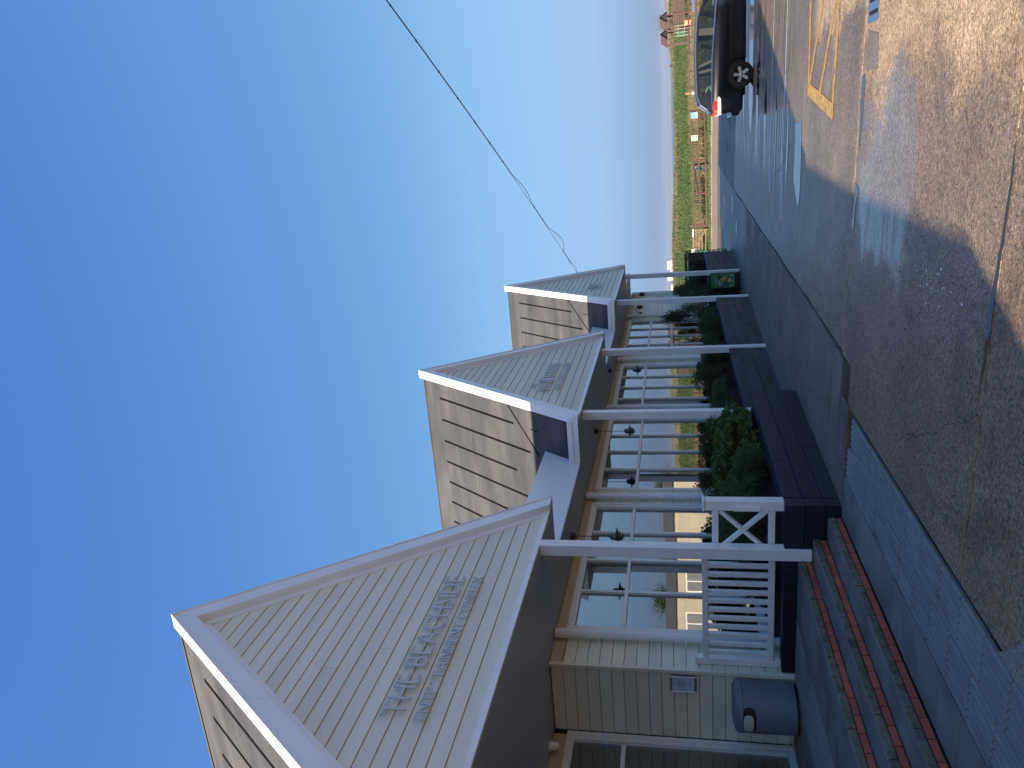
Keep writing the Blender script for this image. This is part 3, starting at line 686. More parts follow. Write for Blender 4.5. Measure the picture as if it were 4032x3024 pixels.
# ------------------------------------------------------------------ raised letters on the gables
def letter_mesh(ch, size, depth, sx=1.0, bold=0.0):
    cu = bpy.data.curves.new('t', 'FONT'); cu.body = ch; cu.size = size; cu.extrude = depth / 2; cu.offset = bold; cu.resolution_u = 4
    ob = bpy.data.objects.new('t', cu); COL.objects.link(ob); dg = bpy.context.evaluated_depsgraph_get(); dg.update()
    me = bpy.data.meshes.new_from_object(ob.evaluated_get(dg)); bpy.data.objects.remove(ob); bpy.data.curves.remove(cu)
    return me
def sign_text(text, parent, x, y0, y1, z0, z1, depth=.012, m_=LETTER, name='letter', skip=(), place=None, bold=0.0):
    """letters on a wall facing +x, running along +y from y0 to y1, cap height z0..z1"""
    ref = letter_mesh('H', 1, .1); zs = [v.co.y for v in ref.vertices]; cap = max(zs) - min(zs); size = (z1 - z0) / cap
    gl = []; adv = 0
    for i, ch in enumerate(text):
        if ch == ' ': adv += .30 * size; continue
        me = letter_mesh(ch, size, depth, bold=bold); xs = [v.co.x for v in me.vertices]; w = max(xs) - min(xs)
        gl.append((ch, me, adv, min(xs), i)); adv += w + .10 * size
    adv -= .10 * size; sc = (y1 - y0) / adv
    o0 = Vector(ORG.get(parent.name, (0, 0, 0)))
    for ch, me, a, mn, i in gl:
        if i in skip: continue
        for v in me.vertices:
            p = v.co.copy(); v.co = (x + p.z - o0.x, y0 + (a + p.x - mn) * sc - o0.y, z0 + p.y - o0.z)
        me.materials.clear(); me.materials.append(m_); o = bpy.data.objects.new(name, me); COL.objects.link(o); o.parent = parent
XS = XB + .045
def studs(parent, pts):
    for (y, z) in pts: 
        b = MB(); b.rod((XB + .005, y, z), (XS - .004, y, z), .006, 6); b.build('stud', LETTER, parent)
s1 = thing('lettering_sign', (XS, 6.13, 2.3), 'silver raised letters reading THE BEACHSIDE on the gable over the steps', 'sign', 'raised letter signs on the gables')
sign_text('THE BEACHSIDE', s1, XS, 5.055, 7.215, 2.297, 2.510)
sign_text('ENTERTAINMENT COMPLEX', s1, XS, 5.03, 7.225, 2.094, 2.202, skip=(4,))
studs(s1, [(5.44, 2.19), (5.44, 2.11), (5.50, 2.19), (5.50, 2.10)])
s2 = thing('lettering_sign', (XS, 14.6, 2.3), 'raised letters reading THE BOATHOUSE BAR & RESTAURANT on the middle gable', 'sign', 'raised letter signs on the gables')
sign_text('THE', s2, XS, 13.81, 14.05, 2.585, 2.668, .012); sign_text('BO', s2, XS, 13.665, 14.02, 2.318, 2.530, .016); sign_text('THOUSE', s2, XS, 14.36, 15.41, 2.322, 2.530, .016)
b = MB(); b.prism([(14.06, 2.318), (14.12, 2.318), (14.25, 2.60), (14.235, 2.61)], 0, XS - .015, XS + .015); b.prism([(14.17, 2.318), (14.33, 2.318), (14.335, 2.34), (14.26, 2.585)], 0, XS - .015, XS + .0152); b.build('letter', LETTER, s2)
sign_text('BAR & RESTAURANT', s2, XS, 13.675, 15.375, 2.118, 2.216, .012)
s3 = thing('lettering_sign', (XS, 23.5, 2.3), 'small raised letter sign on the farthest of the three gables', 'sign', 'raised letter signs on the gables')
sign_text('W&B', s3, XS, 23.19, 23.85, 2.258, 2.545, .016)
b = MB(); b.prism([(23.12, 2.165), (23.3, 2.185), (23.5, 2.17), (23.86, 2.16), (23.86, 2.195), (23.6, 2.205), (23.4, 2.2), (23.12, 2.19)], 0, XS - .01, XS + .01); b.build('underline', LETTER, s3)

# ------------------------------------------------------------------ things on the porch
# notice frame
nf = thing('framed_notice', (-6.364, 7.94, 0), 'silver framed paper notice screwed to the boards above the litter bin', 'notice')
x0, x1, z0, z1, yf = -6.478, -6.25, -.158, .148, 7.945
b = MB()
for (a, c, d, e) in [(x0, x0 + .022, z0, z1), (x1 - .022, x1, z0, z1)]: b.prism([(a, yf), (a, yf - .018), ((a + c) / 2, yf - .026), (c, yf - .018), (c, yf)], 2, d, e)
for (a, c) in [(z0, z0 + .022), (z1 - .022, z1)]: b.add([(x0 + .022, yf, a), (x1 - .022, yf, a), (x0 + .022, yf - .018, a), (x1 - .022, yf - .018, a), (x0 + .022, yf - .026, (a + c) / 2), (x1 - .022, yf - .026, (a + c) / 2), (x0 + .022, yf - .018, c), (x1 - .022, yf - .018, c), (x0 + .022, yf, c), (x1 - .022, yf, c)], [(0, 1, 3, 2), (2, 3, 5, 4), (4, 5, 7, 6), (6, 7, 9, 8)])
b.build('frame', STEEL, nf); b = MB(); b.box(x0 + .02, x1 - .02, yf - .006, yf, z0 + .02, z1 - .02); b.build('sheet', PAPER, nf)
for (zc, w, h) in [(.103, .03, .010), (.055, .11, .006), (.033, .11, .006), (.012, .10, .006), (-.010, .11, .006), (-.034, .055, .006), (-.085, .05, .006)]: b = MB(); b.box(-6.364 - w / 2, -6.364 + w / 2, yf - .0068, yf - .006, zc - h / 2, zc + h / 2); b.build('print_line', INK, nf)
# litter bin, half round against the wall
bn = thing('litter_bin', (-6.50, 7.68, FLOOR), 'blue grey half round litter bin against the boards by the entrance', 'litter bin')
def half_loop(r, dep, yb, z, n=18):
    pts = [(-6.50 + r, yb, z)]
    for i in range(n + 1):
        t = math.pi * i / n; pts.append((-6.50 + r * math.cos(t), yb - .10 - (dep - .10) * math.sin(t) ** .8, z))
    pts.append((-6.50 - r, yb, z)); return pts
def half_shell(b, secs):
    loops = [half_loop(*q) for q in secs]; n = len(loops[0]); vs = [p for l in loops for p in l]; fs = []
    for k in range(len(loops) - 1):
        for i in range(n): fs.append((k * n + i, k * n + (i + 1) % n, (k + 1) * n + (i + 1) % n, (k + 1) * n + i))
    fs += [tuple(range(n))[::-1], tuple(range((len(loops) - 1) * n, len(loops) * n))]; b.add(vs, fs)
b = MB(); half_shell(b, [(.262, .44, 7.92, FLOOR + .03), (.262, .44, 7.92, -.665)]); b.build('body', GREYBIN, bn, True)
b = MB(); half_shell(b, [(.268, .447, 7.925, -.66), (.268, .447, 7.925, -.625), (.25, .42, 7.925, -.585), (.18, .33, 7.92, -.560)]); b.build('lid', GREYBIN, bn, True)
b = MB(); half_shell(b, [(.245, .42, 7.91, FLOOR), (.245, .42, 7.91, FLOOR + .03)]); b.build('plinth', BLACK, bn)
b = MB() # rounded mouth, follows the curved front
def bin_y(x, off): 
    c = clamp((x + 6.50) / .262, -1, 1); s_ = math.sqrt(max(0, 1 - c * c)); return 7.92 - .10 - .34 * s_ ** .8 - off
def mouth(b, cx, cz, hw_, hh, off):
    n = 20; pts = []
    for i in range(n):
        t = 2 * math.pi * i / n; cx_ = math.copysign(abs(math.cos(t)) ** .55, math.cos(t)); cz_ = math.copysign(abs(math.sin(t)) ** .55, math.sin(t)); x = cx + hw_ * cx_; pts.append((x, bin_y(x, off), cz + hh * cz_))
    rings = []
    for k in (1, .75, .5, .25):
        rings += [(cx + (p[0] - cx) * k, bin_y(cx + (p[0] - cx) * k, off), cz + (p[2] - cz) * k) for p in pts]
    fs = [(k * n + i, k * n + (i + 1) % n, (k + 1) * n + (i + 1) % n, (k + 1) * n + i) for k in range(3) for i in range(n)]
    b.add(rings + [(cx, bin_y(cx, off), cz)], fs + [(3 * n + i, 3 * n + (i + 1) % n, 4 * n) for i in range(n)])
mouth(b, -6.462, -.728, .140, .074, .005); b.build('mouth', BLACK, bn)
b = MB(); mouth(b, -6.490, -.716, .104, .055, .011); b.build('mouth_flap', mat('stainless_flap', (.55, .54, .46), .45), bn)
# dome camera under the porch ceiling
dc = thing('security_camera', (-7.06, 7.55, 1.6), 'small white dome security camera under the porch ceiling', 'security camera')
b = MB(); b.lathe([(.0, 1.6), (.055, 1.6), (.055, 1.565), (.045, 1.555)], (-7.06, 7.55, 0), 20); b.lathe([(.045, 1.56), (.052, 1.53), (.045, 1.50), (.028, 1.482), (.0, 1.478)], (-7.06, 7.55, 0), 20); b.build('housing', SIGNWHITE, dc, True)
b = MB(); b.lathe([(.026, 0), (.028, .004), (.0, .010)], (0, 0, 0), 16); 
b.v = [(-7.06 + .30 * .0 + (p[0]), 7.55 - .035 - p[2], 1.515 + p[1]) for p in b.v]; b.build('lens', BLACK, dc, True)
# pendant ship lamps
def pendant(x, y, label):
    t = thing('pendant_lamp', (x, y, 1.6), label, 'lamp', 'ship lamps hanging under the porch')
    b = MB(); b.lathe([(.0, 1.6), (.062, 1.6), (.060, 1.555), (.035, 1.528), (.0, 1.522)], (x, y, 0), 18); b.build('ceiling_rose', METAL, t, True)
    b = MB()
    z = 1.525; k = 0
    while z > 1.02:
        d = (.008, 0) if k % 2 else (0, .008)
        pts = [(x + d[0] * math.cos(a), y + d[1] * math.cos(a), z - .017 + .017 * math.sin(a)) for a in rng(0, 2 * math.pi, 8)]; b.tube(pts, .0028, 4); z -= .026; k += 1
    b.build('chain', METAL, t)
    b = MB(); b.lathe([(.0, 1.02), (.018, 1.015), (.045, .99), (.052, .96), (.052, .86), (.045, .83), (.02, .812), (.0, .81)], (x, y, 0), 18); b.build('globe', mat('lamp_grey_glass', (.12, .125, .13), .35), t, True)
    b = MB(); b.lathe([(.05, .925), (.09, .92), (.137, .905), (.137, .900), (.09, .912), (.05, .915)], (x, y, 0), 24)
    for zz, r in ((.885, .088), (.862, .084)): b.lathe([(.05, zz + .004), (r, zz + .003), (r, zz - .003), (.05, zz - .004)], (x, y, 0), 24)
    b.build('brim', METAL, t, True)
    b = MB()
    for q in range(4): a = q * math.pi / 2 + .4; b.tube([(x + .056 * math.cos(a), y + .056 * math.sin(a), .93), (x + .058 * math.cos(a), y + .058 * math.sin(a), .85), (x + .03 * math.cos(a), y + .03 * math.sin(a), .806), (x, y, .80)], .003, 4)
    b.build('cage', METAL, t)
pendant(-5.773, 10.388, 'dark ship lamp hanging under the porch right behind the post by the steps')
pendant(-5.688, 14.442, 'dark ship lamp hanging before the large window at the middle gable post')
pendant(-5.618, 18.296, 'dark ship lamp hanging on its chain just past the porch post of the middle gable')
def lantern(y, label):
    t = thing('wall_lantern', (-6.2, y, 1.2), label, 'lamp', 'wall lanterns on the far porch wall')
    b = MB(); b.lathe([(.0, .03), (.055, .03), (.06, .0)], (XW + .03, y, 1.14), 14, axis=0); b.build('back_plate', METAL, t, True)
    b = MB(); b.tube([(XW + .05, y, 1.14), (XW + .08, y, 1.25), (XW + .14, y, 1.315), (XW + .21, y, 1.31), (XW + .24, y, 1.26)], .009, 6); b.build('arm', METAL, t)
    b = MB(); cx = XW + .24; b.lathe([(.0, 1.27), (.03, 1.262), (.06, 1.23), (.062, 1.18)], (cx, y, 0), 16); b.lathe([(.06, 1.192), (.125, 1.165), (.125, 1.16), (.06, 1.172)], (cx, y, 0), 20); b.lathe([(.05, 1.15), (.08, 1.125), (.08, 1.12), (.05, 1.13)], (cx, y, 0), 20); b.build('shade', METAL, t, True)
    b = MB(); b.lathe([(.05, 1.17), (.052, 1.08), (.035, 1.045), (.0, 1.04)], (cx, y, 0), 14); b.build('globe', mat('lamp_grey_glass', (.12, .125, .13), .35), t, True)
lantern(26.75, 'black ship style wall lantern on the boards beside the rain pipe'); lantern(28.9, 'black ship style wall lantern half hidden behind a far porch post')

# slatted railing and cross braced railing beside the steps
rl = thing('slatted_railing', (-5.4, 8.12, -1.13), 'white slatted railing between the big porch post and the wall', 'railing')
piece('top_rail', WHITE, rl, -5.40, 8.13, -.278, 1.41, .055, .066, .006); piece('bottom_rail', WHITE, rl, -5.40, 8.13, -1.014, 1.41, .055, .070, .006)
for i in range(11): piece('slat', WHITE, rl, -4.86 - i * .1165, 8.13, -.645, .052, .045, .667, .004)
piece('end_post', WHITE, rl, -6.145, 8.14, -.655, .086, .09, .95, .005); piece('post_cap', WHITE, rl, -6.145, 8.14, -.165, .10, .105, .026, .006); piece('post_neck', WHITE, rl, -6.145, 8.14, -.192, .078, .082, .022, .003)
xr = thing('cross_braced_railing', (-4.35, 8.16, -1.13), 'short white railing panel with an X brace on the black planter end', 'railing')
piece('end_post', WHITE, xr, -4.10, 8.17, -.715, .12, .12, .85, .006); piece('post_cap', WHITE, xr, -4.10, 8.17, -.272, .135, .135, .03, .008); piece('post_neck', WHITE, xr, -4.10, 8.17, -.299, .105, .105, .02, .003)
piece('side_block', WHITE, xr, -4.128, 8.098, -.74, .055, .022, .29, .004)
piece('top_rail', WHITE, xr, -4.4105, 8.15, -.398, .498, .06, .070, .006); piece('bottom_rail', WHITE, xr, -4.4105, 8.15, -1.007, .498, .06, .072, .006)
b = MB(); b.bar((-4.17, 8.142, -.45), (-4.65, 8.142, -.955), .040, .058, (0, 1, 0)); b.v = b.v; b.build('brace', WHITE, xr)
b = MB(); b.bar((-4.17, 8.158, -.955), (-4.65, 8.158, -.45), .040, .058, (0, 1, 0)); b.build('brace', WHITE, xr)

# ------------------------------------------------------------------ timber planters
def sleepers(par, m_, axis, fixed, a0, a1, ztop, rows, h, thick, lens, zlow=None):
    for r in range(rows):
        zc = ztop - h * (r + .5); a = a0; first = True
        ln0 = lens[r % len(lens)]
        while a < a1 - .02:
            ln = min(ln0 if first else 2.4, a1 - a)
            if a1 - a - ln < .35: ln = a1 - a
            c = a + ln / 2
            jit = random.uniform(-.004, .004)
            if axis == 1: piece('sleeper', m_, par, fixed + jit, c, zc, thick, ln - .006, h - .005, .006)
            else: piece('sleeper', m_, par, c, fixed + jit, zc, ln - .006, thick, h - .005, .006)
            a += ln; first = False
p1 = thing('timber_planter', (-5, 10, -1.7), 'black stained sleeper planter beside the steps, filled with broad leaved shrubs', 'planter', 'sleeper planters along the porch')
sleepers(p1, DARKTIMBER, 1, -4.13, 8.2, 11.87, -1.125, 4, .209, .2, [1.0, 2.0, 1.4, 2.2]); sleepers(p1, DARKTIMBER, 0, 8.095, -6.18, -4.03, -1.125, 4, .209, .19, [1.3, 2.15, 1.1, 2.15]); sleepers(p1, DARKTIMBER, 0, 11.77, -4.7, -4.24, -1.125, 4, .209, .2, [.46])
b = MB(); b.box(-6.2, -4.2, 8.18, 11.9, -1.24, -1.20); b.build('soil', SOIL, p1)
p2 = thing('timber_planter', (-5, 17, -1.9), 'long grey weathered sleeper planter under the middle gable', 'planter', 'sleeper planters along the porch')
sleepers(p2, GREYTIMBER, 1, -4.80, 11.9, 16.705, -1.13, 4, .213, .2, [1.9, 1.2, 2.1, .8]); sleepers(p2, GREYTIMBER, 1, -4.80, 16.855, 21.99, -1.13, 5, .213, .2, [2.4, 1.3, 2.0, 1.0, 1.7]); sleepers(p2, GREYTIMBER, 0, 21.9, -6.18, -4.91, -1.13, 5, .213, .19, [1.3])
b = MB(); b.box(-6.2, -4.88, 11.9, 21.85, -1.24, -1.20); b.build('soil', SOIL, p2)
p3 = thing('timber_planter', (-5, 28, -2.1), 'far grey sleeper planter past the last porch post, with a clipped dark hedge', 'planter', 'sleeper planters along the porch')
sleepers(p3, GREYTIMBER, 1, -4.80, 26.35, 29.95, -1.13, 5, .213, .2, [1.6, 2.2, 1.1, 1.9, 1.4]); sleepers(p3, GREYTIMBER, 0, 26.27, -6.18, -4.7, -1.13, 5, .213, .16, [1.48]); sleepers(p3, GREYTIMBER, 0, 30.03, -6.18, -4.7, -1.13, 5, .213, .16, [1.48])
b = MB(); b.box(-6.2, -4.88, 26.3, 30.0, -1.24, -1.20); b.build('soil', SOIL, p3)

# ------------------------------------------------------------------ shrubs
def leaf(b, p, d, up, ln, w, bend=.25):
    s_ = d.cross(up)
    if s_.length < 1e-4: s_ = d.orthogonal()
    s_.normalize(); n = s_.cross(d).normalized()
    mid = p + d * ln * .5 + n * ln * bend * .4; tip = p + d * ln - n * ln * bend * .25
    i = len(b.v); b.v += [tuple(p), tuple(mid - s_ * w * .5), tuple(tip), tuple(mid + s_ * w * .5)]
    b.f += [(i, i + 1, i + 2), (i, i + 2, i + 3)]; b.mi += [0, 0]
def shrub(x, y, rx, ry, zb, zt, label, style='laurel', n=1500, group=None, seed=0, kind_name='shrub'):
    rnd = random.Random(seed * 77 + 5); t = thing(kind_name, (x, y, zb), label, 'shrub', group)
    b = MB(); st = MB(); h = zt - zb; lumps = []
    nl = 14 if style != 'dome' else 9
    for q in range(nl):
        a = rnd.uniform(0, 2 * math.pi); rr = math.sqrt(rnd.random()) * .62; zz = rnd.uniform(.18, .80)
        if style == 'airy': rr *= .8; zz = rnd.uniform(.25, .9)
        lumps.append((Vector((x + rx * rr * math.cos(a), y + ry * rr * math.sin(a), zb + h * zz)), rnd.uniform(.26, .46) * (1.15 if style == 'dome' else 1)))
    for c, r in lumps:
        st.rod((x + (c.x - x) * .2, y + (c.y - y) * .2, zb), c, .012, 5, .005)
    for k in range(n):
        c, r = lumps[rnd.randrange(nl)]
        v = Vector((rnd.gauss(0, 1), rnd.gauss(0, 1), rnd.gauss(0, 1))).normalized()
        if v.z < -.5: v.z = -v.z
        rad = r * (rnd.random() ** .35)
        p = c + Vector((v.x * rx * rad, v.y * ry * rad, v.z * h * rad * .62))
        if p.z < zb: p.z = zb + rnd.random() * .1
        p.x = max(p.x, -6.15)
        if style == 'laurel':
            # whorls of big leaves at the shoot tips
            d0 = (v * .7 + Vector((0, 0, .75)) + Vector((rnd.uniform(-.4, .4), rnd.uniform(-.4, .4), 0))).normalized(); a0 = rnd.uniform(0, 6.28); ax = d0.orthogonal().normalized(); ay = d0.cross(ax)
            for q in range(5):
                a = a0 + q * 1.256; o_ = (ax * math.cos(a) + ay * math.sin(a)); d = (o_ * .85 + d0 * .55).normalized(); leaf(b, p, d, d0, rnd.uniform(.055, .095), rnd.uniform(.022, .034), .3)
        elif style == 'small':
            for q in range(4):
                d = (v + Vector((rnd.uniform(-1, 1), rnd.uniform(-1, 1), rnd.uniform(-.6, 1)))).normalized(); leaf(b, p + d * .01, d, Vector((0, 0, 1)), rnd.uniform(.028, .05), rnd.uniform(.014, .022))
        elif style == 'dome':
            for q in range(6):
                d = (v * 1.1 + Vector((rnd.uniform(-.8, .8), rnd.uniform(-.8, .8), rnd.uniform(-.2, .9)))).normalized(); leaf(b, p, d, v, rnd.uniform(.035, .065), rnd.uniform(.007, .012), .1)
        else:   # airy twigs
            d0 = (v * .6 + Vector((0, 0, .8))).normalized(); q2 = p + d0 * rnd.uniform(.06, .16); st.rod(p, q2, .003, 3, .002, False)
            for q in range(5):
                u = p.lerp(q2, rnd.random()); d = (v + Vector((rnd.uniform(-1, 1), rnd.uniform(-1, 1), rnd.uniform(-.5, 1)))).normalized(); leaf(b, u, d, Vector((0, 0, 1)), rnd.uniform(.03, .055), rnd.uniform(.016, .026))
    st.build('stems', BARK, t); b.raw('foliage', {'laurel': LAUREL, 'small': DARKLEAF, 'dome': CONIFER, 'airy': DARKLEAF}[style], t)
    return t
SG = 'shrubs in the porch planters'
shrub(-4.72, 8.95, .62, .62, -1.2, -.50, 'low fine leaved conifer just behind the X braced railing', 'dome', 2600, SG, 1)
shrub(-5.6, 9.2, .45, .9, -1.2, -.62, 'dark low shrub behind the slatted railing', 'small', 2600, SG, 2)
shrub(-4.58, 10.1, .52, .75, -1.2, -.66, 'loose feathery conifer at the middle of the black planter edge', 'dome', 2400, SG, 3)
shrub(-4.78, 11.1, .80, .95, -1.2, -.52, 'bright broad leaved shrub filling the far half of the black planter', 'laurel', 1500, SG, 4)
shrub(-5.0, 12.45, .62, .65, -1.2, -.50, 'broad leaved shrub wrapped round the foot of a white porch post', 'laurel', 1000, SG, 5)
shrub(-5.75, 11.3, .42, 1.5, -1.2, -.30, 'tall dark small leaved hedge plant against the window before the middle gable', 'small', 2600, SG, 6)
shrub(-5.75, 14.2, .42, 1.2, -1.2, -.34, 'dark small leaved shrub under the lamp of the middle gable', 'small', 2200, SG, 7)
shrub(-5.12, 14.3, .46, .85, -1.2, -.60, 'round mossy green conifer dome behind the bend of the planters', 'dome', 2300, SG, 8)
shrub(-5.2, 15.9, .5, .9, -1.2, -.38, 'dark bushy shrub beside the rain pipe under the middle gable', 'small', 2400, SG, 9)
shrub(-5.7, 18.2, .42, 1.0, -1.2, -.45, 'dark low shrub behind the far post of the middle gable', 'small', 1500, SG, 10)
shrub(-5.2, 18.6, .42, .75, -1.2, -.66, 'dark green conifer dome next to the far post of the middle gable', 'dome', 1900, SG, 11)
shrub(-5.15, 20.2, .52, .75, -1.2, -.60, 'large mossy conifer dome before the far window', 'dome', 2400, SG, 12)
shrub(-5.15, 21.3, .44, .6, -1.2, -.72, 'rounded conifer dome at the far end of the long grey planter', 'dome', 1800, SG, 13)
shrub(-5.55, 23.6, .45, .9, -2.0, .10, 'tall airy shrub with open twigs before the white boards', 'airy', 1500, SG, 14)
shrub(-5.5, 25.3, .55, .8, -2.05, -.15, 'dense dark bush behind the ice lolly board', 'small', 2900, SG, 15)
shrub(-5.5, 27.5, .5, 1.3, -1.2, .05, 'dark leafy bush rising over the far planter at the last post', 'small', 2800, SG, 16)
shrub(-5.1, 13.2, .42, .6, -1.2, -.62, 'leafy green shrub between the middle gable post and the round conifer dome', 'small', 2200, SG, 18)
shrub(-5.1, 17.3, .38, .6, -1.2, -.66, 'small leafy shrub right behind the far post of the middle gable', 'small', 1900, SG, 19)
shrub(-5.15, 19.45, .40, .55, -1.2, -.68, 'small leafy shrub squeezed between two conifer domes', 'small', 1800, SG, 20)
hd = shrub(-5.45, 29.6, .42, .75, -1.2, -.62, 'leafy shrub spilling over the far end planter', 'small', 1700, SG, 17)
hb = thing('clipped_hedge', (-5.6, 30.9, -2.1), 'square clipped dark hedge block behind the far planter', 'hedge')
b = MB(); rnd = random.Random(3)
for k in range(5200):
    f = rnd.randrange(3); px, py, pz = rnd.uniform(-6.5, -4.95), rnd.uniform(30.2, 32.2), rnd.uniform(-2.1, -.5)
    if f == 0: px = -4.95 + rnd.gauss(0, .02)
    elif f == 1: pz = -.5 + rnd.gauss(0, .02)
    else: py = 30.2 + rnd.gauss(0, .02)
    d = Vector((rnd.uniform(-1, 1), rnd.uniform(-1, 1), rnd.uniform(-.3, 1))).normalized(); leaf(b, Vector((px, py, pz)), d, Vector((0, 0, 1)), .06, .03)
b.raw('foliage', DARKLEAF, hb); b = MB(); b.box(-6.4, -5.02, 30.28, 32.1, -2.2, -.58); b.build('twig_core', BARK, hb)

# ------------------------------------------------------------------ ice lolly pavement board
ab = thing('pavement_board', (-4.95, 25.4, -2.03), 'green pavement board advertising a fruit ice lolly beside the last porch post', 'advertising board')
# local frame: u right, facing the camera
def board_pt(u, w, d=0): # u 0..1 across, w 0..1 up
    x0, x1, z0, z1 = -5.13, -4.69, -1.90, -1.165; f = Vector((.17, -1, 0)).normalized(); p = Vector((x0 + (x1 - x0) * u, 25.4 + .06 * (u - .5), z0 + (z1 - z0) * w)); return p + f * d
def rrect(u0, u1, w0, w1, r, n=5):
    pts = []
    for (cu, cw, a0) in ((u1 - r, w1 - r * .6, 0), (u0 + r, w1 - r * .6, 90), (u0 + r, w0 + r * .6, 180), (u1 - r, w0 + r * .6, 270)):
        for i in range(n + 1): a = math.radians(a0 + 90 * i / n); pts.append((cu + r * math.cos(a), cw + r * .6 * math.sin(a)))
    return pts
def flat(b, pts, d): b.add([tuple(board_pt(u, w, d)) for u, w in pts], [tuple(range(len(pts)))])
def slab_b(b, pts, d0, d1):
    n = len(pts); b.add([tuple(board_pt(u, w, d0)) for u, w in pts] + [tuple(board_pt(u, w, d1)) for u, w in pts], [tuple(range(n)), tuple(range(n, 2 * n))] + [(i, (i + 1) % n, n + (i + 1) % n, n + i) for i in range(n)])
b = MB(); slab_b(b, rrect(-.06, 1.06, -.04, 1.035, .12), -.05, 0); b.build('frame', BLACK, ab)
b = MB(); slab_b(b, [(-.15, -.19), (1.1, -.19), (1.02, -.05), (-.02, -.05)], -.22, .02); b.build('base', BLACK, ab)
b = MB(); slab_b(b, [(-.42, -.16), (-.07, -.16), (-.07, 1.0), (-.42, .96)], -.34, -.30); b.build('black_panel', BLACK, ab)  # plain black panel behind and to one side of the poster
b = MB(); slab_b(b, rrect(0, 1, 0, 1, .09), .0, .003); b.build('poster', mat('poster_green', (.03, .22, .075), .5), ab)
def fl_(name, pts, col, d): b = MB(); flat(b, pts, d); return b.build(name, mat('print_' + name, col, .5), ab)
fl_('dark_swirl', [(.0, .62), (.30, .66), (.62, .60), (.72, .42), (.5, .22), (.2, .2), (.06, .34)], (.008, .10, .075), .0035)
def lolly(t0, t1, w_, name, col):
    a = Vector((.78, .70)); c = Vector((.40, .06)); d = (c - a); nn = Vector((-d.y, d.x)).normalized() * w_; nn = Vector((nn.x, nn.y * .7)); p = a + d * t0; q = a + d * t1
    fl_(name, [tuple(p - nn), tuple(q - nn), tuple(q + nn), tuple(p + nn)], col, .0042)
lolly(0, .22, .15, 'plum', (.07, .01, .035)); lolly(.22, .38, .15, 'orange', (.50, .26, .05)); lolly(.38, .5, .15, 'lime', (.34, .40, .05)); lolly(.5, .64, .15, 'red', (.36, .03, .04)); lolly(.64, .80, .13, 'yellow', (.55, .50, .10)); lolly(.80, 1.02, .045, 'stick', (.42, .50, .25))
fl_('lemon', [(.80, .12), (.90, .06), (.96, .12), (.93, .19), (.84, .20)], (.45, .42, .18), .004); fl_('lime_slice', [(.06, .16), (.16, .10), (.20, .17), (.12, .24)], (.40, .42, .15), .004); fl_('leaf_corner', [(.86, .86), (.97, .95), (.9, .97), (.82, .93)], (.06, .18, .12), .004)
def board_text(txt, u0, u1, w0, h, col, d):
    adv = 0; gl = []
    for ch in txt:
        if ch == ' ': adv += .3; continue
        me = letter_mesh(ch, 1, .001, bold=.02); xs = [v.co.x for v in me.vertices]; gl.append((me, adv, min(xs))); adv += max(xs) - min(xs) + .09
    for me, a, mn in gl:
        for v in me.vertices:
            p = v.co.copy(); q = board_pt(u0 + (u1 - u0) * (a + p.x - mn) / adv, w0 + p.y / .72 * h, d + p.z); v.co = q - Vector(ORG[ab.name])
        me.materials.clear(); me.materials.append(mat('print_' + col, dict(white=(.6, .66, .72), cream=(.40, .48, .22))[col], .5)); o = bpy.data.objects.new('letter', me); COL.objects.link(o); o.parent = ab
fl_('name_band', [(.08, .745), (.62, .745), (.60, .865), (.10, .865)], (.006, .05, .05), .0046)
board_text("Rowntree's", .10, .60, .775, .075, 'white', .0056); board_text('FRUIT', .20, .50, .63, .072, 'white', .0052); board_text('PASTILLES', .12, .58, .545, .072, 'white', .0052); board_text('LOLLY', .24, .46, .475, .045, 'cream', .0052)

# ------------------------------------------------------------------ overhead cable
cb = thing('overhead_cable', (-4.45, 25.5, 3.12), 'thin dark overhead cable running from the far gable across the sky', 'cable')
A = Vector((-4.46, 25.5, 3.10)); Bp = Vector((2.045, 12.0, 4.01))
def cpt(t): p = A.lerp(Bp, t); p.z -= .22 * 4 * clamp(t, 0, 1) * (1 - clamp(t, 0, 1)) * .35; return p
b = MB(); b.tube([tuple(cpt(t)) for t in rng(0, 1.55, 60)], .0048, 5); b.build('bearer_wire', BLACK, cb)
def sagz(t):
    s_ = 0
    for (a, c, d) in [(.02, .085, -.07), (.165, .315, -.17), (.435, .56, -.07), (1.0, 1.08, -.04)]:
        if a < t < c: s_ += d * math.sin(math.pi * (t - a) / (c - a)) ** 1.2
    return s_
b = MB(); b.tube([tuple(cpt(t) + Vector((.0, 0, sagz(t) - .012))) for t in rng(0, 1.55, 240)], .0062, 5); b.build('lashed_cable', BLACK, cb)
for t in rng(.1, 1.5, 22):
    if sagz(t) == 0: p = cpt(t); b = MB(); b.rod(p + Vector((-.012, .02, -.006)), p + Vector((.012, -.02, -.006)), .016, 6); b.build('clip', BLACK, cb)

# ------------------------------------------------------------------ black estate car
car = bpy.data.objects.new('estate_car', None); COL.objects.link(car); ORG[car.name] = (0, 0, 0)
tag(car, 'black estate car with its tail lamp lit, parked on the wet bays', 'car')
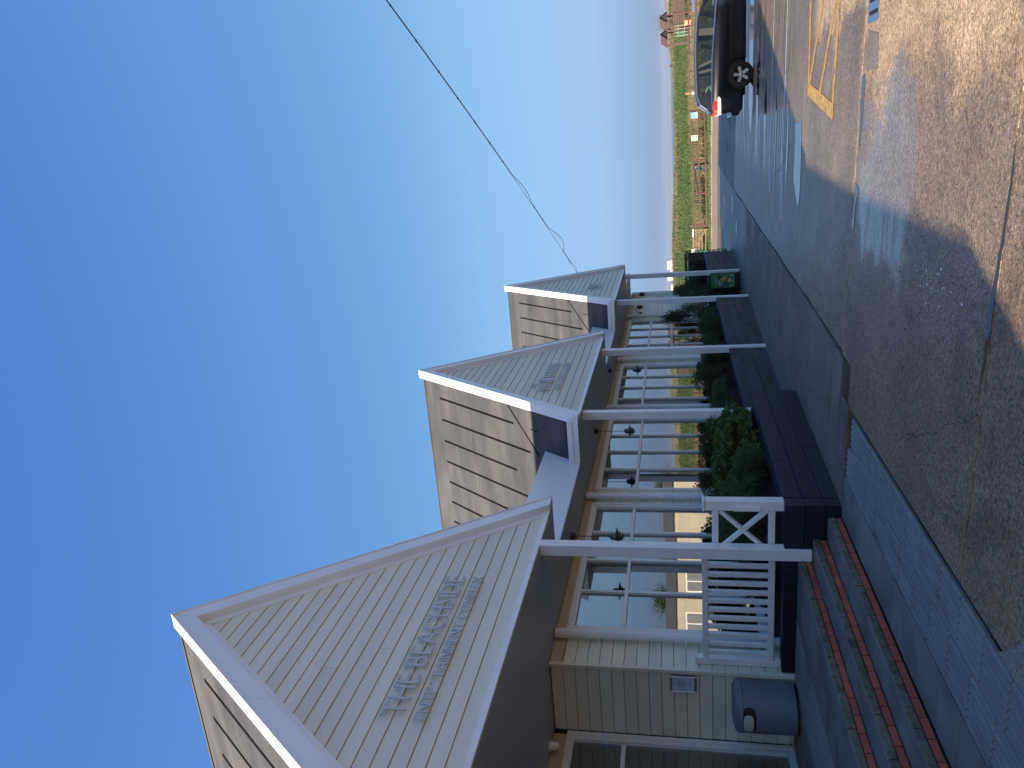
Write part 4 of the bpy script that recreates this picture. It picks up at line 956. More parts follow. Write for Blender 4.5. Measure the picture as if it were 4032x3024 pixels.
# local: x forward from the rear axle, y across (camera side negative), z up from the ground
def inset(pts, d):
    n = len(pts); out = []
    ar = sum(pts[i][0] * pts[(i + 1) % n][1] - pts[(i + 1) % n][0] * pts[i][1] for i in range(n)); sg = 1 if ar > 0 else -1
    for i in range(n):
        a = Vector(pts[i - 1]); p = Vector(pts[i]); c = Vector(pts[(i + 1) % n]); e1 = (p - a).normalized(); e2 = (c - p).normalized()
        n1 = Vector((-e1.y, e1.x)) * sg; n2 = Vector((-e2.y, e2.x)) * sg; bs = (n1 + n2); L_ = bs.length
        bs = bs / L_ if L_ > 1e-3 else n1; out.append(tuple(p + bs * d / max(.5, bs.dot(n1))))
    return out
def loft_sides(b, prof, hw_, steps_):
    """mirror-symmetric body: rings (inset, half width)"""
    rings = [(d, -w) for d, w in steps_] + [(d, w) for d, w in reversed(steps_)]
    n = len(prof); vs = []
    for d, w in rings: vs += [(p[0], w, p[1]) for p in inset(prof, d)]
    fs = []
    for k in range(len(rings) - 1):
        for i in range(n): fs.append((k * n + i, k * n + (i + 1) % n, (k + 1) * n + (i + 1) % n, (k + 1) * n + i))
    b.add(vs, fs); base = len(b.v) - len(vs)
    b.f += [tuple(base + i for i in range(n))[::-1], tuple(base + (len(rings) - 1) * n + i for i in range(n))]; b.mi += [0, 0]
def arch(cx, r, n=10): return [(cx - r * math.cos(math.pi * i / n) * -1 * -1, .355 + r * math.sin(math.pi * i / n)) for i in range(n + 1)]
RA = .42; zs_ = .24
low = [(-1.06, .45), (-1.10, .60), (-1.03, .66), (-1.05, .95), (-1.0, 1.15), (-.6, 1.17), (.5, 1.155), (2.1, 1.03), (2.55, 1.0), (3.2, .93), (3.68, .80), (3.82, .62), (3.82, .36), (3.6, .26), (3.33, .26)]
low += [(2.9 + RA * math.cos(math.pi * i / 10), .345 + RA * math.sin(math.pi * i / 10)) for i in range(0, 11)] + [(2.47, .22), (.43, .22)]
low += [(RA * math.cos(math.pi * i / 10), .345 + RA * math.sin(math.pi * i / 10)) for i in range(0, 11)] + [(-.43, .29), (-.95, .32)]
b = MB(); loft_sides(b, low, .9, [(.05, .905), (.012, .885), (0, .84), (0, .3)]); body = b.build('body', HULL, car, True)
b = MB(); b.box(-.55, 3.5, -.62, .62, .22, .75); b.box(-.45, .45, -.84, .84, .33, .80); b.box(2.45, 3.35, -.84, .84, .33, .80); b.build('wheel_housing', BLACK, car)
# greenhouse: roof, pillars, glass
def gh(z): return .865 - (clamp(z, 1.1, 1.6) - 1.1) * .34
roofp = [(-.98, 1.20), (-.72, 1.52), (-.5, 1.575), (0, 1.60), (.6, 1.605), (1.2, 1.59), (1.65, 1.55), (1.9, 1.485), (2.08, 1.40), (2.6, 1.06)]
b = MB()
for side in (-1, 1):
    pass
n = len(roofp); vs = []; fs = []
for (x, z) in roofp:
    w = gh(z); vs += [(x, -w, z), (x, -w * .9, z + .028), (x, 0, z + .045), (x, w * .9, z + .028), (x, w, z)]
idx_roof = range(0, n - 1)
for i in idx_roof:
    if i in (0,) or i >= 7: continue
    for k in range(4): fs.append((i * 5 + k, i * 5 + k + 1, (i + 1) * 5 + k + 1, (i + 1) * 5 + k))
b.add(vs, fs); b.build('roof', HULL, car, True)
def side_pt(x, z, side, off=0.0): return (x, side * (gh(z) + off), z)
def pillar(name, pts, m_, off0=-.05, off1=.004):
    for side in (-1, 1):
        b = MB(); n = len(pts); b.add([side_pt(x, z, side, off1) for x, z in pts] + [side_pt(x, z, side, off0) for x, z in pts], [tuple(range(n)), tuple(range(n, 2 * n))[::-1]] + [(i, (i + 1) % n, n + (i + 1) % n, n + i) for i in range(n)]); b.build(name, m_, car)
pillar('roof_rail', [(-.72, 1.515), (-.5, 1.57), (0, 1.595), (.6, 1.60), (1.2, 1.585), (1.65, 1.545), (1.9, 1.48), (2.08, 1.395), (2.05, 1.36), (1.86, 1.435), (1.6, 1.49), (1.2, 1.525), (.6, 1.535), (0, 1.525), (-.42, 1.50), (-.62, 1.44)], HULL)
pillar('pillar', [(-.98, 1.20), (-.72, 1.52), (-.58, 1.45), (-.40, 1.35), (-.72, 1.16), (-1.0, 1.15)], HULL)
pillar('pillar', [(.18, 1.15), (.24, 1.15), (.20, 1.53), (.14, 1.53)], TRIM); pillar('pillar', [(.42, 1.15), (.50, 1.15), (.36, 1.53), (.30, 1.53)], TRIM)
pillar('pillar', [(1.14, 1.10), (1.34, 1.10), (1.36, 1.53), (1.18, 1.535)], TRIM); pillar('pillar', [(2.55, 1.02), (2.66, 1.02), (2.10, 1.40), (2.04, 1.37)], HULL)
for nm, pts in [('side_window', [(-.70, 1.175), (.18, 1.165), (.14, 1.53), (-.42, 1.50), (-.58, 1.40)]), ('side_window', [(.24, 1.165), (.42, 1.16), (.30, 1.53), (.20, 1.53)]), ('side_window', [(.50, 1.16), (1.14, 1.12), (1.18, 1.535), (.36, 1.535)]), ('side_window', [(1.34, 1.11), (2.55, 1.03), (2.04, 1.37), (1.86, 1.43), (1.36, 1.52)])]:
    for side in (-1, 1): b = MB(); b.add([side_pt(x, z, side, -.012) for x, z in pts], [tuple(range(len(pts)))]); b.build(nm, CARGLASS, car)
b = MB(); b.add([(-.99, -.80, 1.20), (-.99, .80, 1.20), (-.735, .70, 1.515), (-.735, -.70, 1.515)], [(0, 1, 2, 3)]); b.build('rear_window', CARGLASS, car)
b = MB(); b.add([(2.6, -.83, 1.055), (2.6, .83, 1.055), (1.9, .73, 1.485), (1.9, -.73, 1.485)], [(0, 1, 2, 3)]); b.build('windscreen', CARGLASS, car)
for side in (-1, 1):
    b = MB(); b.tube([(x, side * .893, z) for x, z in [(-.95, 1.152), (-.6, 1.176), (.5, 1.160), (1.2, 1.108), (2.1, 1.036)]], .017, 6); b.build('chrome_strip', CHROME, car, True)
    b = MB(); b.tube([(x, side * (gh(z) + .008), z) for x, z in [(-.9, 1.30), (-.74, 1.50), (-.5, 1.585), (0, 1.612), (.6, 1.617), (1.2, 1.602), (1.65, 1.562), (1.9, 1.497)]], .018, 6); b.build('roof_bar', STEEL, car, True)
    for (x, z) in [(.44, .93), (1.62, .885)]: b = MB(); b.tube([(x - .11, side * .915, z), (x, side * .935, z + .006), (x + .11, side * .915, z)], .016, 6); b.build('door_handle', TRIM, car, True)
    for pts in ([(.36, 1.15), (.30, .95), (.42, .78), (.50, .70)], [(1.30, 1.10), (1.32, .30)], [(2.45, 1.02), (2.40, .30)]):
        b = MB(); b.tube([(x, side * .9055, z) for x, z in pts], .005, 4); b.build('door_seam', BLACK, car)
    b = MB(); b.tube([(x, side * .9055, z) for x, z in [(.45, .66), (2.45, .60)]], .012, 4); b.build('rub_strip', TRIM, car)
    b = MB(); b.tube([(-.38 + .085 * math.cos(a), side * .9055, .95 + .085 * math.sin(a)) for a in rng(0, 2 * math.pi, 16)], .004, 4); b.build('fuel_flap', BLACK, car) if side < 0 else None
    # tail lamp wrapping the corner
    tl = MB(); tl.cur = 0
    def lamp(name, pts, m_, extra=.008):
        b = MB(); n = len(pts); b.add([(x, side * (.905 + extra), z) for x, z in pts] + [(x, side * .86, z) for x, z in pts], [tuple(range(n)), tuple(range(n, 2 * n))[::-1]] + [(i, (i + 1) % n, n + (i + 1) % n, n + i) for i in range(n)]); b.build(name, m_, car)
        b = MB(); xr_ = min(p[0] for p in pts); zz = [p[1] for p in pts]; b.box(xr_ - .012, xr_ + .02, side * .86, side * .62, min(zz), max(zz)); b.build(name, m_, car)
    lamp('tail_lamp', [(-.66, 1.10), (-.70, 1.135), (-1.02, 1.135), (-1.055, 1.02), (-.70, 1.02)], TAILRED); lamp('tail_lamp', [(-.60, 1.02), (-.56, .97), (-.62, .925), (-1.065, .915), (-1.06, 1.015), (-.66, 1.015)], TAILWHITE); lamp('tail_lamp', [(-.94, 1.03), (-.92, 1.075), (-.97, 1.10), (-1.02, 1.08), (-1.03, 1.03)], TAILAMBER, .012)
    for xw in (0, 2.9):
        wl = MB(); wl.lathe([(.22, -.11), (.318, -.115), (.352, -.09), (.357, 0), (.352, .09), (.318, .115), (.22, .11)], (xw, side * .80, .355), 32, axis=1); w_ = wl.build('wheel', RUBBER, car, True)
        rm = MB(); yo = side * .80 + side * .098
        rm.lathe([(.235, -.02), (.242, .012), (.225, .016), (.21, -.01), (.21, -.06)], (xw, yo, .355), 32, axis=1)
        for q in range(5):
            a = q * 2 * math.pi / 5 + math.pi / 2; ca, sa = math.cos(a), math.sin(a); pc, ps = -sa, ca
            rm.add([(xw + ca * r + pc * w2, yo + side * dz_, .355 + sa * r + ps * w2) for r, w2, dz_ in ((.03, -.035, .0), (.03, .035, .0), (.225, .048, .006), (.225, -.048, .006))] + [(xw + ca * r + pc * w2, yo - side * .03, .355 + sa * r + ps * w2) for r, w2 in ((.03, -.035), (.03, .035), (.225, .048), (.225, -.048))], [(0, 1, 2, 3), (4, 7, 6, 5), (0, 3, 7, 4), (1, 5, 6, 2), (0, 4, 5, 1), (2, 6, 7, 3)])
        rm.lathe([(.0, .012), (.03, .012), (.055, .0), (.055, -.03)] if side > 0 else [(.0, -.012), (.03, -.012), (.055, .0), (.055, .03)], (xw, yo, .355), 20, axis=1)
        rm.build('rim', ALLOY, w_, True)
        bk = MB(); bk.lathe([(.0, 0), (.2, 0)], (xw, yo - side * .05, .355), 24, axis=1); bk.build('brake_disc', BLACK, w_)
b = MB(); loft_sides(b, [(-1.13, .44), (-1.13, .60), (-1.05, .64), (-.5, .64), (-.5, .60), (-.46, .44), (-.5, .34), (-1.0, .36)], .9, [(.03, .915), (0, .88), (0, .3)]); b.build('rear_bumper', HULL, car, True)
b = MB(); b.box(-1.145, -1.12, -.62, .62, .60, .65); b.build('bumper_step', CHROME, car)
b = MB()
for (x, w) in ((1.0, .25), (1.9, .25)): 
    for s_ in (-.4, .4): b.box(x - .08, x + .06, s_ - w, s_ + w, .6, 1.22); b.box(x - .05, x + .05, s_ - .13, s_ + .13, 1.22, 1.42)
b.build('seat', SEAT, car); b = MB(); b.lathe([(.0, 1.05), (.17, 1.07), (.2, 1.18), (.14, 1.30), (.05, 1.34), (0, 1.34)], (-.35, -.35, 0), 14); b.build('bag', PALEBAG, car, True)
car.location = (1.0, 22.82, gz(1.0, 22.4) - .008); car.rotation_euler = (0, .0, math.radians(1.0)); car.scale = (.87, .904, .885)

# ------------------------------------------------------------------ far ground: track, field, dunes, sea
setting(sheet('sandy_track', brk(-60, 70, -3.5, 5.5), brk(46, 57.4, 50), SAND, .0))
b = MB(); 
for i in range(60): x = -45 + i * 2; b.box(x, x + 1.96, 57.38, 57.56, gz(x, 57.5) - .1, gz(x, 57.5) + .07)
o = b.build('kerb', SLAB); o['kind'] = 'structure'
def crest(x):
    pts = [(-60, -.2), (-20, -.32), (-16, -.36), (-12, -.42), (-8.4, -.70), (-4, -.78), (-.7, -.82), (3.5, -.86), (6.5, -.85), (9.5, -.62), (20, -.5), (80, -.4)]
    for (a, za), (c, zc) in zip(pts[:-1], pts[1:]):
        if a <= x <= c: return za + (zc - za) * (x - a) / (c - a)
    return pts[0][1] if x < 0 else pts[-1][1]
def fz(x, y):
    prof = [(57, gz(x, 58) - .02), (61, -2.72), (68, -2.62), (78, -2.30), (92, -1.75), (103, -1.15), (110, 0), (116, -.35), (124, -2.6), (140, -7), (170, -9)]
    c = crest(x); pr = [(a, (c if a == 110 else (c + z if 110 < a < 120 else z))) for a, z in prof]
    for (a, za), (e, ze) in zip(pr[:-1], pr[1:]):
        if a <= y <= e:
            t = (y - a) / (e - a); z = za + (ze - za) * t; break
    else: z = pr[-1][1]
    nz = noise.noise(Vector((x * .13, y * .13, 0))) * .16 + noise.noise(Vector((x * .5, y * .4, 5))) * .07
    return z + nz * clamp((y - 60) / 20, 0, 1)
field = setting(sheet('grass_field', rng(-90, 110, 160), rng(57, 140, 70), FIELD, 0, zf=fz))
b = MB(); b.quad((-7000, 118, -7), (7000, 118, -7), (7000, 7600, -7), (-7000, 7600, -7)); setting(b.build('sea', SEA))
def blades(name, m_, n, xr_, yr_, h0, h1, w, seed, dens=lambda x, y: 1):
    rnd = random.Random(seed); b = MB(); c = 0
    while c < n:
        x = rnd.uniform(*xr_); y = rnd.uniform(*yr_)
        if rnd.random() > dens(x, y): continue
        c += 1; z = fz(x, y) - .03
        for k in range(3):
            a = rnd.uniform(0, 6.28); hh = rnd.uniform(h0, h1); ww = w * rnd.uniform(.6, 1.3); lean = rnd.uniform(-.35, .35) * hh; dx, dy = math.cos(a), math.sin(a); i = len(b.v)
            ox, oy = rnd.uniform(-.12, .12), rnd.uniform(-.12, .12)
            b.v += [(x + ox - dx * ww, y + oy - dy * ww, z), (x + ox + dx * ww, y + oy + dy * ww, z), (x + ox + dx * lean, y + oy + dy * lean, z + hh)]; b.f.append((i, i + 1, i + 2)); b.mi.append(0)
    o = b.raw(name, m_); o['kind'] = 'stuff'; return o
nf_ = lambda x, y: .5 + .9 * noise.noise(Vector((x * .25, y * .3, 9)))
blades('dune_grass', GRASS, 30000, (-22, 16), (64, 113), .25, .60, .07, 1)
blades('dune_grass', GRASS, 7000, (16, 75), (62, 113), .25, .60, .10, 2)
blades('straw_grass', STRAW, 9000, (-22, 16), (63, 80), .35, .75, .05, 3, lambda x, y: clamp(nf_(x, y) + (.45 if x > 0 else -.25), 0, 1))
blades('straw_grass', STRAW, 5000, (-22, 16), (104, 114), .3, .65, .06, 4, lambda x, y: clamp(nf_(x, y) - .1, 0, 1))
blades('verge_grass', VERGE, 9000, (-16, 12), (57.7, 64), .06, .20, .05, 5)
blades('straw_grass', STRAW, 3000, (16, 75), (63, 85), .35, .7, .07, 6, nf_)
# far dune ridge beyond the sea gap, beach hut, coast strip and pale blocks on the horizon
b = MB(); prof = [(20.5, -7), (22, -2.6), (24, -1.7), (26, -1.6), (28.5, -.6), (31, -.5), (35, .25), (40, .6), (60, 1.4), (120, 2.5), (200, 2)]
xs = rng(20.5, 200, 180)
def lerp_prof(p, x):
    for (a, za), (c, zc) in zip(p[:-1], p[1:]):
        if a <= x <= c: return za + (zc - za) * (x - a) / (c - a)
    return p[-1][1]
for j, (dy, f) in enumerate([(0, 0), (14, .7), (30, 1), (60, .8), (100, 0)]):
    for x in xs: z = lerp_prof(prof, x); b.v.append((x, 372 + dy, -7.5 + (z + 7.5) * f + .35 * noise.noise(Vector((x * .3, dy * .1, 2))) * f))
nx = len(xs)
for j in range(4):
    for i in range(nx - 1): b.f.append((j * nx + i, j * nx + i + 1, (j + 1) * nx + i + 1, (j + 1) * nx + i)); b.mi.append(0)
setting(b.build('far_dunes', DUNE, None, True))
ht = thing('beach_hut', (25.0, 398, -2.0), 'small dark hut standing on the distant dune ridge', 'hut')
b = MB(); b.box(24.4, 25.7, 397, 399.4, -2.2, -.95); b.build('walls', TRIM, ht); b = MB(); b.prism([(24.2, -.95), (25.9, -.95), (25.05, -.35)], 1, 396.8, 399.6); b.build('roof', TRIM, ht)
b = MB(); b.prism([(-2600, 0), (-1500, 5), (-1260, 7), (-900, 6), (-500, 4), (200, 1), (700, -2), (900, -8), (-2600, -8)], 1, 6050, 6400); setting(b.build('far_coast', SHINGLE))
pb = thing('power_station', (-1080, 6000, 0), 'pale block shaped power station on the horizon past the last porch post', 'power station')
for (x0, x1, z1) in [(-1056, -990, 46), (-1072, -1056, 22), (-1140, -1108, 46), (-1108, -1072, 20)]: b = MB(); b.box(x0, x1, 6000, 6060, -7, z1); b.build('block', FARWHITE, pb)
b = MB(); b.box(-994, -984, 5998, 6040, -7, 16); b.build('annex', FARWHITE, pb)
p2_ = thing('coastal_block', (-1205, 6000, 0), 'low pale building on the horizon seen between the far posts', 'building')
b = MB(); b.box(-1235, -1172, 6000, 6040, -7, 20); b.build('block', FARWHITE, p2_)

# ------------------------------------------------------------------ post and rail fences, gate, signs
def fence(x0, x1, y, posts, rails, label, z0f=-2.95, zt=-1.33, w=.11, slope=0.0):
    t = thing('post_and_rail_fence', ((x0 + x1) / 2, y, z0f), label, 'fence')
    for (px, pw, pt) in posts: piece('post', FENCEWOOD, t, px, y + .06, (z0f + pt) / 2, pw, .12, pt - z0f, .01)
    xs_ = [p[0] for p in posts]
    for rz in rails:
        for a, c in zip(xs_[:-1], xs_[1:]):
            za = rz + slope * (a - x0); zc = rz + slope * (c - x0)
            b = MB(); b.bar((a, y - .03 + random.uniform(-.004, .004), za), (c, y - .03, zc), .06, .12); b.build('rail', FENCEWOOD, t)
    return t
fence(-7.55, .70, 61, [(-7.55, .20, -1.30), (-5.2, .13, -1.5), (-3.2, .13, -1.46), (-1.2, .14, -1.45), (.66, .18, -1.32)], [-1.60, -2.06, -2.52], 'brown post and rail fence along the verge between gate and car', slope=.0115)
fence(2.2, 14.5, 61, [(2.23, .20, -1.27), (3.35, .11, -1.42), (4.55, .11, -1.42), (6.3, .12, -1.42), (8.1, .12, -1.42), (10.2, .12, -1.42), (12.4, .12, -1.42), (14.5, .2, -1.3)], [-1.42, -1.94, -2.45], 'brown post and rail fence behind the parked car, before the playground')
fence(16.5, 40, 60, [(16.5 + 2.35 * i, .14, -1.5) for i in range(11)], [-1.62, -2.08, -2.52], 'brown post and rail fence mirrored in the porch windows')
gt_ = thing('field_gate', (-8.7, 61, -2.9), 'bleached wooden five bar gate with white signs at its ends', 'gate')
piece('hanging_stile', OLDWOOD, gt_, -7.86, 61, -2.03, .10, .07, 1.12, .008); piece('latch_stile', OLDWOOD, gt_, -9.98, 61, -2.03, .10, .07, 1.12, .008)
for z in (-1.53, -1.74, -1.95, -2.18, -2.44): b = MB(); b.bar((-7.9, 61, z), (-9.95, 61, z + .02), .045, .085); b.build('bar', OLDWOOD, gt_)
b = MB(); b.bar((-7.9, 61.05, -2.44), (-9.1, 61.05, -1.72), .03, .09); b.build('brace', OLDWOOD, gt_)
def board_sign(name, x0, x1, z0, z1, y, m_, label, marks, cat='sign'):
    t = thing(name, ((x0 + x1) / 2, y, z0), label, cat); b = MB(); b.box(x0, x1, y, y + .02, z0, z1); b.build('panel', m_, t)
    for i, (nm, mm, polys) in enumerate(marks):
        b = MB()
        for p in polys: b.prism([(x0 + (x1 - x0) * u, z0 + (z1 - z0) * w) for u, w in p], 1, y - .004 - i * .002, y - .001)
        b.build(nm, mm, t)
    return t
R4 = lambda a, c, d, e: [(a, d), (c, d), (c, e), (a, e)]
disc = lambda cx, cy, r, k=1: [(cx + r * math.cos(a), cy + r * k * math.sin(a)) for a in rng(0, 5.9, 9)]
board_sign('assembly_sign', -1.41, -1.035, -1.93, -1.50, 60.88, SIGNGREEN, 'green and white assembly point sign on the fence rails', [('border', SIGNWHITE, [R4(0, 1, 0, .05), R4(0, 1, .95, 1), R4(0, .05, .05, .95), R4(.95, 1, .05, .95)]),
    ('pictogram', SIGNWHITE, [disc(.5, .72, .06), disc(.38, .66, .05), disc(.62, .66, .05), [(.42, .42), (.58, .42), (.60, .64), (.40, .64)], R4(.30, .40, .44, .6), R4(.60, .70, .44, .6), [(.10, .9), (.26, .88), (.12, .76)], [(.90, .9), (.74, .88), (.88, .76)], [(.10, .36), (.26, .38), (.12, .5)], [(.90, .36), (.74, .38), (.88, .5)], R4(.25, .75, .22, .26), R4(.28, .72, .14, .18)])])
board_sign('blue_notice', .138, .551, -1.93, -1.475, 60.88, SIGNBLUE, 'light blue notice with a white foot on the fence post', [('foot', SIGNWHITE, [R4(0, 1, 0, .25)]), ('emblem', REDPRINT, [disc(.42, .13, .05)])])
board_sign('white_strip_sign', -8.35, -7.78, -1.545, -1.47, 60.90, SIGNWHITE, 'long thin white strip sign on the top bar of the gate', [])
board_sign('white_square_sign', -9.52, -9.27, -1.60, -1.37, 60.90, SIGNWHITE, 'small white sign with a red mark at the far end of the gate', [('red_mark', REDPRINT, [disc(.5, .5, .13)])])
gb = thing('green_bin', (-9.7, 62.2, -2.8), 'green wheeled bin standing behind the field gate', 'bin')
b = MB(); b.prism([(-10.05, -2.75), (-9.45, -2.75), (-9.38, -1.72), (-10.12, -1.72)], 1, 62.0, 62.6); b.build('body', mat('green_bin_plastic', (.02, .20, .14), .5), gb); b = MB(); b.box(-10.16, -9.34, 61.95, 62.65, -1.715, -1.64); b.build('lid', mat('green_bin_plastic', (.02, .20, .14), .5), gb)
bb_ = thing('blue_bin', (-3.28, 61.6, -2.75), 'round dark blue litter bin behind the fence rails', 'litter bin')
b = MB(); b.lathe([(.20, -2.48), (.235, -2.40), (.245, -1.80), (.235, -1.74)], (-3.28, 61.45, 0), 20); b.lathe([(.03, -2.8), (.05, -2.48), (.20, -2.48)], (-3.28, 61.45, 0), 12); b.build('body', BLUEBIN, bb_, True); b = MB(); b.lathe([(.25, -1.75), (.25, -1.70), (.15, -1.655), (0, -1.645)], (-3.28, 61.45, 0), 20); b.build('lid', BLUEBIN, bb_, True); b = MB(); b.lathe([(.243, -1.90), (.247, -1.84)], (-3.28, 61.45, 0), 20, math.pi * 1.2, math.pi * 1.8); b.lathe([(.249, -1.98), (.249, -1.82)], (-3.28, 61.45, 0), 12, math.pi * 1.25, math.pi * 1.75); b.build('mouth', BLACK, bb_)
hr = thing('ramp_balustrade', (-5.5, 66, -2.7), 'hooped dark balustrade with a handrail behind the fence near the gate', 'balustrade')
for i in range(12): x = -4.4 - i * .19; b = MB(); b.tube([(x, 63.5, -2.75), (x, 63.5, -1.72), (x - .03, 63.5, -1.66)], .022, 5); b.build('baluster', TRIM, hr)
b = MB(); b.tube([(-3.5, 63.4, -1.78), (-4.3, 63.4, -1.84), (-5.0, 63.4, -1.98), (-5.6, 63.4, -2.06), (-6.2, 63.4, -2.1)], .035, 6); b.build('handrail', TRIM, hr); b = MB(); b.bar((-4.3, 63.5, -1.66), (-6.6, 63.5, -1.66), .05, .06); b.build('top_rail', TRIM, hr)
pt = thing('picnic_table', (-.3, 62.6, -2.8), 'low brown wooden bench frame with slanted legs behind the blue notice', 'picnic table')
for (p, q) in [((.5, 62.3, -2.75), (.1, 62.3, -2.15)), ((.1, 62.3, -2.75), (.5, 62.3, -2.15)), ((-1.0, 62.3, -2.75), (-.6, 62.3, -2.15)), ((-.6, 62.3, -2.75), (-1.0, 62.3, -2.15))]: b = MB(); b.bar(p, q, .08, .10, (0, 1, 0)); b.build('leg', FENCEWOOD, pt)
for i in range(4): piece('plank', FENCEWOOD, pt, -.25, 62.1 + i * .16, -2.11, 1.9, .14, .05, .005)
lb = thing('leaning_buoy_board', (1.87, 61.6, -2.8), 'small white and orange board on a leaning post between the two fences', 'board')
b = MB(); b.rod((1.9, 61.5, -2.85), (1.87, 61.5, -1.1), .025, 6); b.build('post', OLDWOOD, lb); b = MB(); b.box(1.83, 1.92, 61.44, 61.48, -1.42, -1.12); b.build('orange_panel', ORANGE, lb); b = MB(); b.prism([(1.74, -1.72), (1.93, -1.78), (1.98, -1.56), (1.80, -1.52)], 1, 61.40, 61.43); b.build('grey_panel', mat('grey_blue_panel', (.28, .33, .40), .5), lb)

# ------------------------------------------------------------------ playground
pg = thing('climbing_tower', (8, 75, -2.7), 'brown timber climbing frame with two pitched roof towers and a bridge', 'climbing frame')
def prf(x, y, ang, hw_, hl, ze, za):
    ca, sa = math.cos(ang), math.sin(ang); T = lambda u, v, z: (x + u * ca - v * sa, y + u * sa + v * ca, z)
    b = MB(); b.add([T(-hw_, -hl, ze), T(hw_, -hl, ze), T(hw_, hl, ze), T(-hw_, hl, ze), T(0, -hl, za), T(0, hl, za)], [(0, 4, 5, 3), (1, 2, 5, 4), (0, 1, 4), (2, 3, 5), (0, 3, 2, 1)]); b.build('tower_roof', PLAYWOOD, pg)
    b = MB(); b.bar(T(-hw_ * 1.02, -hl - .02, ze), T(0, -hl - .02, za + .02), .05, .08); b.bar(T(hw_ * 1.02, -hl - .02, ze), T(0, -hl - .02, za + .02), .05, .08); b.build('roof_edge', TRIM, pg)
for (x, k) in ((8.28, 0), (6.95, 0)):
    prf(x, 75.3, .75, .62, .50, .05, .66 if x > 8 else .62)
    for dx in (-.52, .52):
        for dy in (-.52, .52): piece('corner_post', PLAYWOOD, pg, x + dx, 75.3 + dy, -1.25, .12, .12, 2.66, .01)
for i in range(7): piece('log', PLAYWOOD, pg, 9.55, 74.9, -.52 - i * .135, 3.1, .11, .125, .02)
for i in range(5): piece('log', PLAYWOOD, pg, 6.85, 74.7, -1.70 - i * .14, .95, .11, .13, .02)
b = MB(); b.box(6.4, 8.9, 74.8, 75.9, -1.45, -1.38); b.build('platform', PLAYWOOD, pg)
for i in range(4): b = MB(); b.tube([(7.02 + .27 * i, 74.2, -2.5), (7.02 + .27 * i, 74.6, -.55)], .028, 6); b.build('climbing_bar', mat('dull_pipe', (.22, .26, .24), .6), pg)
for i in range(3): b = MB(); b.tube([(7.0, 74.3 + .1 * i, -1.9 + .5 * i), (7.85, 74.3 + .1 * i, -1.9 + .5 * i)], .025, 5); b.build('rung', mat('dull_pipe', (.22, .26, .24), .6), pg)
b = MB(); b.box(6.95, 7.45, 74.75, 74.79, -1.36, -.72); b.build('side_panel', NETGREEN, pg)
b = MB(); b.box(7.75, 8.16, 74.4, 74.45, -1.94, -1.36); b.build('play_panel', ORANGE, pg); b = MB()
for (u, w) in ((7.80, 7.92), (7.98, 8.10)): b.box(u, w, 74.38, 74.399, -1.88, -1.45)
b.build('panel_cutout', mat('pale_orange', (.9, .45, .2), .5), pg)
b = MB(); b.prism([(8.9, -2.35), (9.8, -1.35), (10.1, -1.35), (10.1, -1.55), (9.9, -1.55), (9.0, -2.5)], 1, 74.0, 74.5); b.build('slide', TRIM, pg)
b = MB(); b.prism([(6.55, -2.55), (6.1, -2.4), (6.35, -1.95), (6.6, -1.9)], 1, 74.4, 74.8); b.build('climbing_wedge', NETGREEN, pg)
tn = thing('play_tent', (8.9, 70, -2.7), 'bright blue pop up tent beyond the parked car', 'tent')
b = MB(); b.add([(8.15, 70, -2.7), (9.9, 70, -2.7), (9.9, 71.4, -2.7), (8.15, 71.4, -2.7), (8.35, 70.4, -1.98), (9.7, 70.4, -1.9), (9.7, 71, -1.9), (8.35, 71, -1.98)], [(0, 1, 5, 4), (1, 2, 6, 5), (2, 3, 7, 6), (3, 0, 4, 7), (4, 5, 6, 7)]); b.build('canopy', TENT, tn); b = MB(); b.prism(disc(8.95, -2.28, .12), 1, 70.13, 70.2); b.build('print', PINK, tn)
# small tree over the far dunes at the picture edge
tr = thing('dune_tree', (10.3, 95, -2), 'thin grey bush on the dunes above the playground bridge', 'bush')
b = MB(); rnd = random.Random(5); st = MB()
for k in range(700):
    c = Vector((10.5 + rnd.gauss(0, .55), 95 + rnd.gauss(0, .6), .35 + rnd.gauss(0, .45))); d = Vector((rnd.uniform(-1, 1), rnd.uniform(-1, 1), rnd.uniform(-.3, 1))).normalized(); leaf(b, c, d, Vector((0, 0, 1)), .16, .06)
for k in range(9): st.rod((10.4, 95, -1.9), (10.5 + rnd.gauss(0, .6), 95 + rnd.gauss(0, .4), rnd.uniform(.2, 1.1)), .03, 5, .01)
b.raw('foliage', leaf_mat('salt_bush_leaf', (.08, .10, .07), (.16, .18, .12)), tr); st.build('stems', BARK, tr)

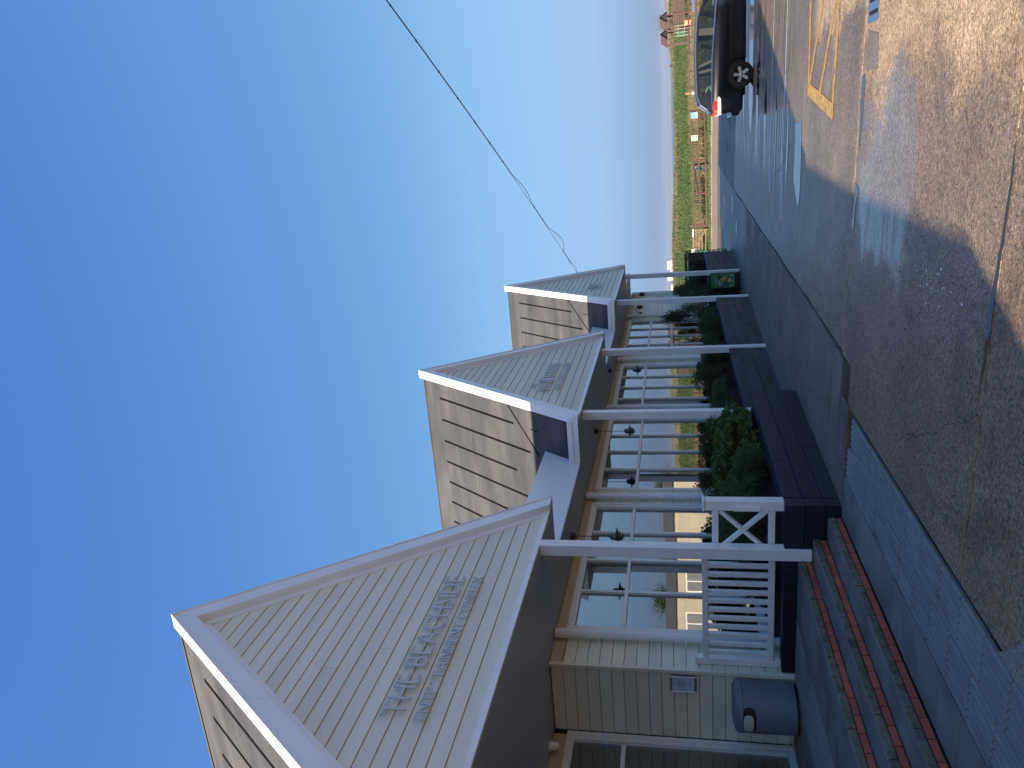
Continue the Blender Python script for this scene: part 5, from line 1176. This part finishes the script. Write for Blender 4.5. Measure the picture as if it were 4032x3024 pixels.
# ------------------------------------------------------------------ holiday caravans across the car park, seen in the window glass
def caravan(x, y, ang, L_, label, m_=CARAVAN):
    t = bpy.data.objects.new('static_caravan', None); COL.objects.link(t); ORG[t.name] = (0, 0, 0); tag(t, label, 'caravan', 'caravans mirrored in the porch windows')
    h0, h1 = .45, 2.88
    b = MB(); b.box(-L_ / 2, L_ / 2, -1.5, 1.5, h0, h1); body_ = b.build('body', m_, t)
    for i in range(15): piece('plank', m_, body_, 0, -1.506, h0 + .075 + i * .153, L_, .02, .148, .006); piece('plank', m_, body_, -L_ / 2 - .006, 0, h0 + .075 + i * .153, .02, 3.0, .148, .006)
    b = MB(); b.prism([(-1.7, h1), (1.7, h1), (0, h1 + .6)], 0, -L_ / 2 - .2, L_ / 2 + .2); b.build('roof', CARAVANROOF, t)
    b = MB(); b.box(-L_ / 2, L_ / 2, -1.4, 1.4, 0, h0); b.build('skirt', TRIM, t)
    for k in range(int((L_ - .4) / 2.3)):
        cx = -L_ / 2 + 1.3 + k * 2.3; b = MB(); b.box(cx - .62, cx + .62, -1.545, -1.515, 1.25, 2.35); w_ = b.build('window', SIGNWHITE, t); b = MB(); b.box(cx - .54, cx - .03, -1.556, -1.546, 1.32, 2.28); b.box(cx + .03, cx + .54, -1.556, -1.546, 1.32, 2.28); b.build('pane', GREYBIN, w_)
    b = MB(); b.box(-L_ / 2 - .045, -L_ / 2 - .017, -.75, .75, 1.25, 2.35); w_ = b.build('window', SIGNWHITE, t); b = MB(); b.box(-L_ / 2 - .056, -L_ / 2 - .046, -.66, -.04, 1.32, 2.28); b.box(-L_ / 2 - .056, -L_ / 2 - .046, .04, .66, 1.32, 2.28); b.build('pane', GREYBIN, w_)
    t.location = (x, y, gz(x, y) - .02); t.rotation_euler = (0, 0, ang)
caravan(9.3, 41.9, math.radians(-29), 4.6, 'cream caravan mirrored beside the big porch post')
caravan(15.6, 39.6, math.radians(-36), 7.5, 'cream caravan mirrored in the window beside the slatted railing')
caravan(21.0, 33.0, math.radians(-44), 8.0, 'cream caravan mirrored in the pane nearest the entrance', mat('caravan_cladding_pale', (.42, .41, .36), .6, var=.06))
def tree(x, y, h, r, label, seed):
    rnd = random.Random(seed); t = thing('field_tree', (x, y, fz(x, max(57, y)) - .2), label, 'tree', 'trees mirrored in the porch windows'); z0 = fz(x, max(57, y)) - .2
    st = MB(); b = MB(); st.rod((x, y, z0), (x, y, z0 + h * .5), .16, 7, .10)
    for q in range(13):
        c = Vector((x + rnd.gauss(0, r * .45), y + rnd.gauss(0, r * .45), z0 + h * rnd.uniform(.4, .95))); st.rod((x, y, z0 + h * .35), c, .06, 5, .02)
        for k in range(150):
            p = c + Vector((rnd.gauss(0, r * .24), rnd.gauss(0, r * .24), rnd.gauss(0, r * .2))); d = Vector((rnd.uniform(-1, 1), rnd.uniform(-1, 1), rnd.uniform(-.4, 1))).normalized(); leaf(b, p, d, Vector((0, 0, 1)), .34, .18)
    st.build('trunk', BARK, t); b.raw('crown', DARKLEAF, t)
tree(33, 98, 4.6, 2.4, 'round tree mirrored in the glass of the middle gable', 31); tree(39, 92, 4.0, 2.2, 'bushy tree mirrored beside the post of the middle gable', 32); tree(46, 86, 5, 2.8, 'broad tree mirrored in the window before the middle gable', 33)

# moist air over the sea: one closed even box round everything that stands
hz_ = bpy.data.materials.new('moist_air'); hz_.use_nodes = True; t = hz_.node_tree; t.nodes.remove(t.nodes['Principled BSDF'])
pv = t.nodes.new('ShaderNodeVolumePrincipled'); pv.inputs['Color'].default_value = (.78, .87, 1.0, 1); pv.inputs['Density'].default_value = 6e-5; t.links.new(pv.outputs[0], t.nodes['Material Output'].inputs['Volume'])
b = MB(); b.box(-7200, 7200, -300, 7800, -10.2, 52); o = b.build('haze', hz_); o['kind'] = 'stuff'
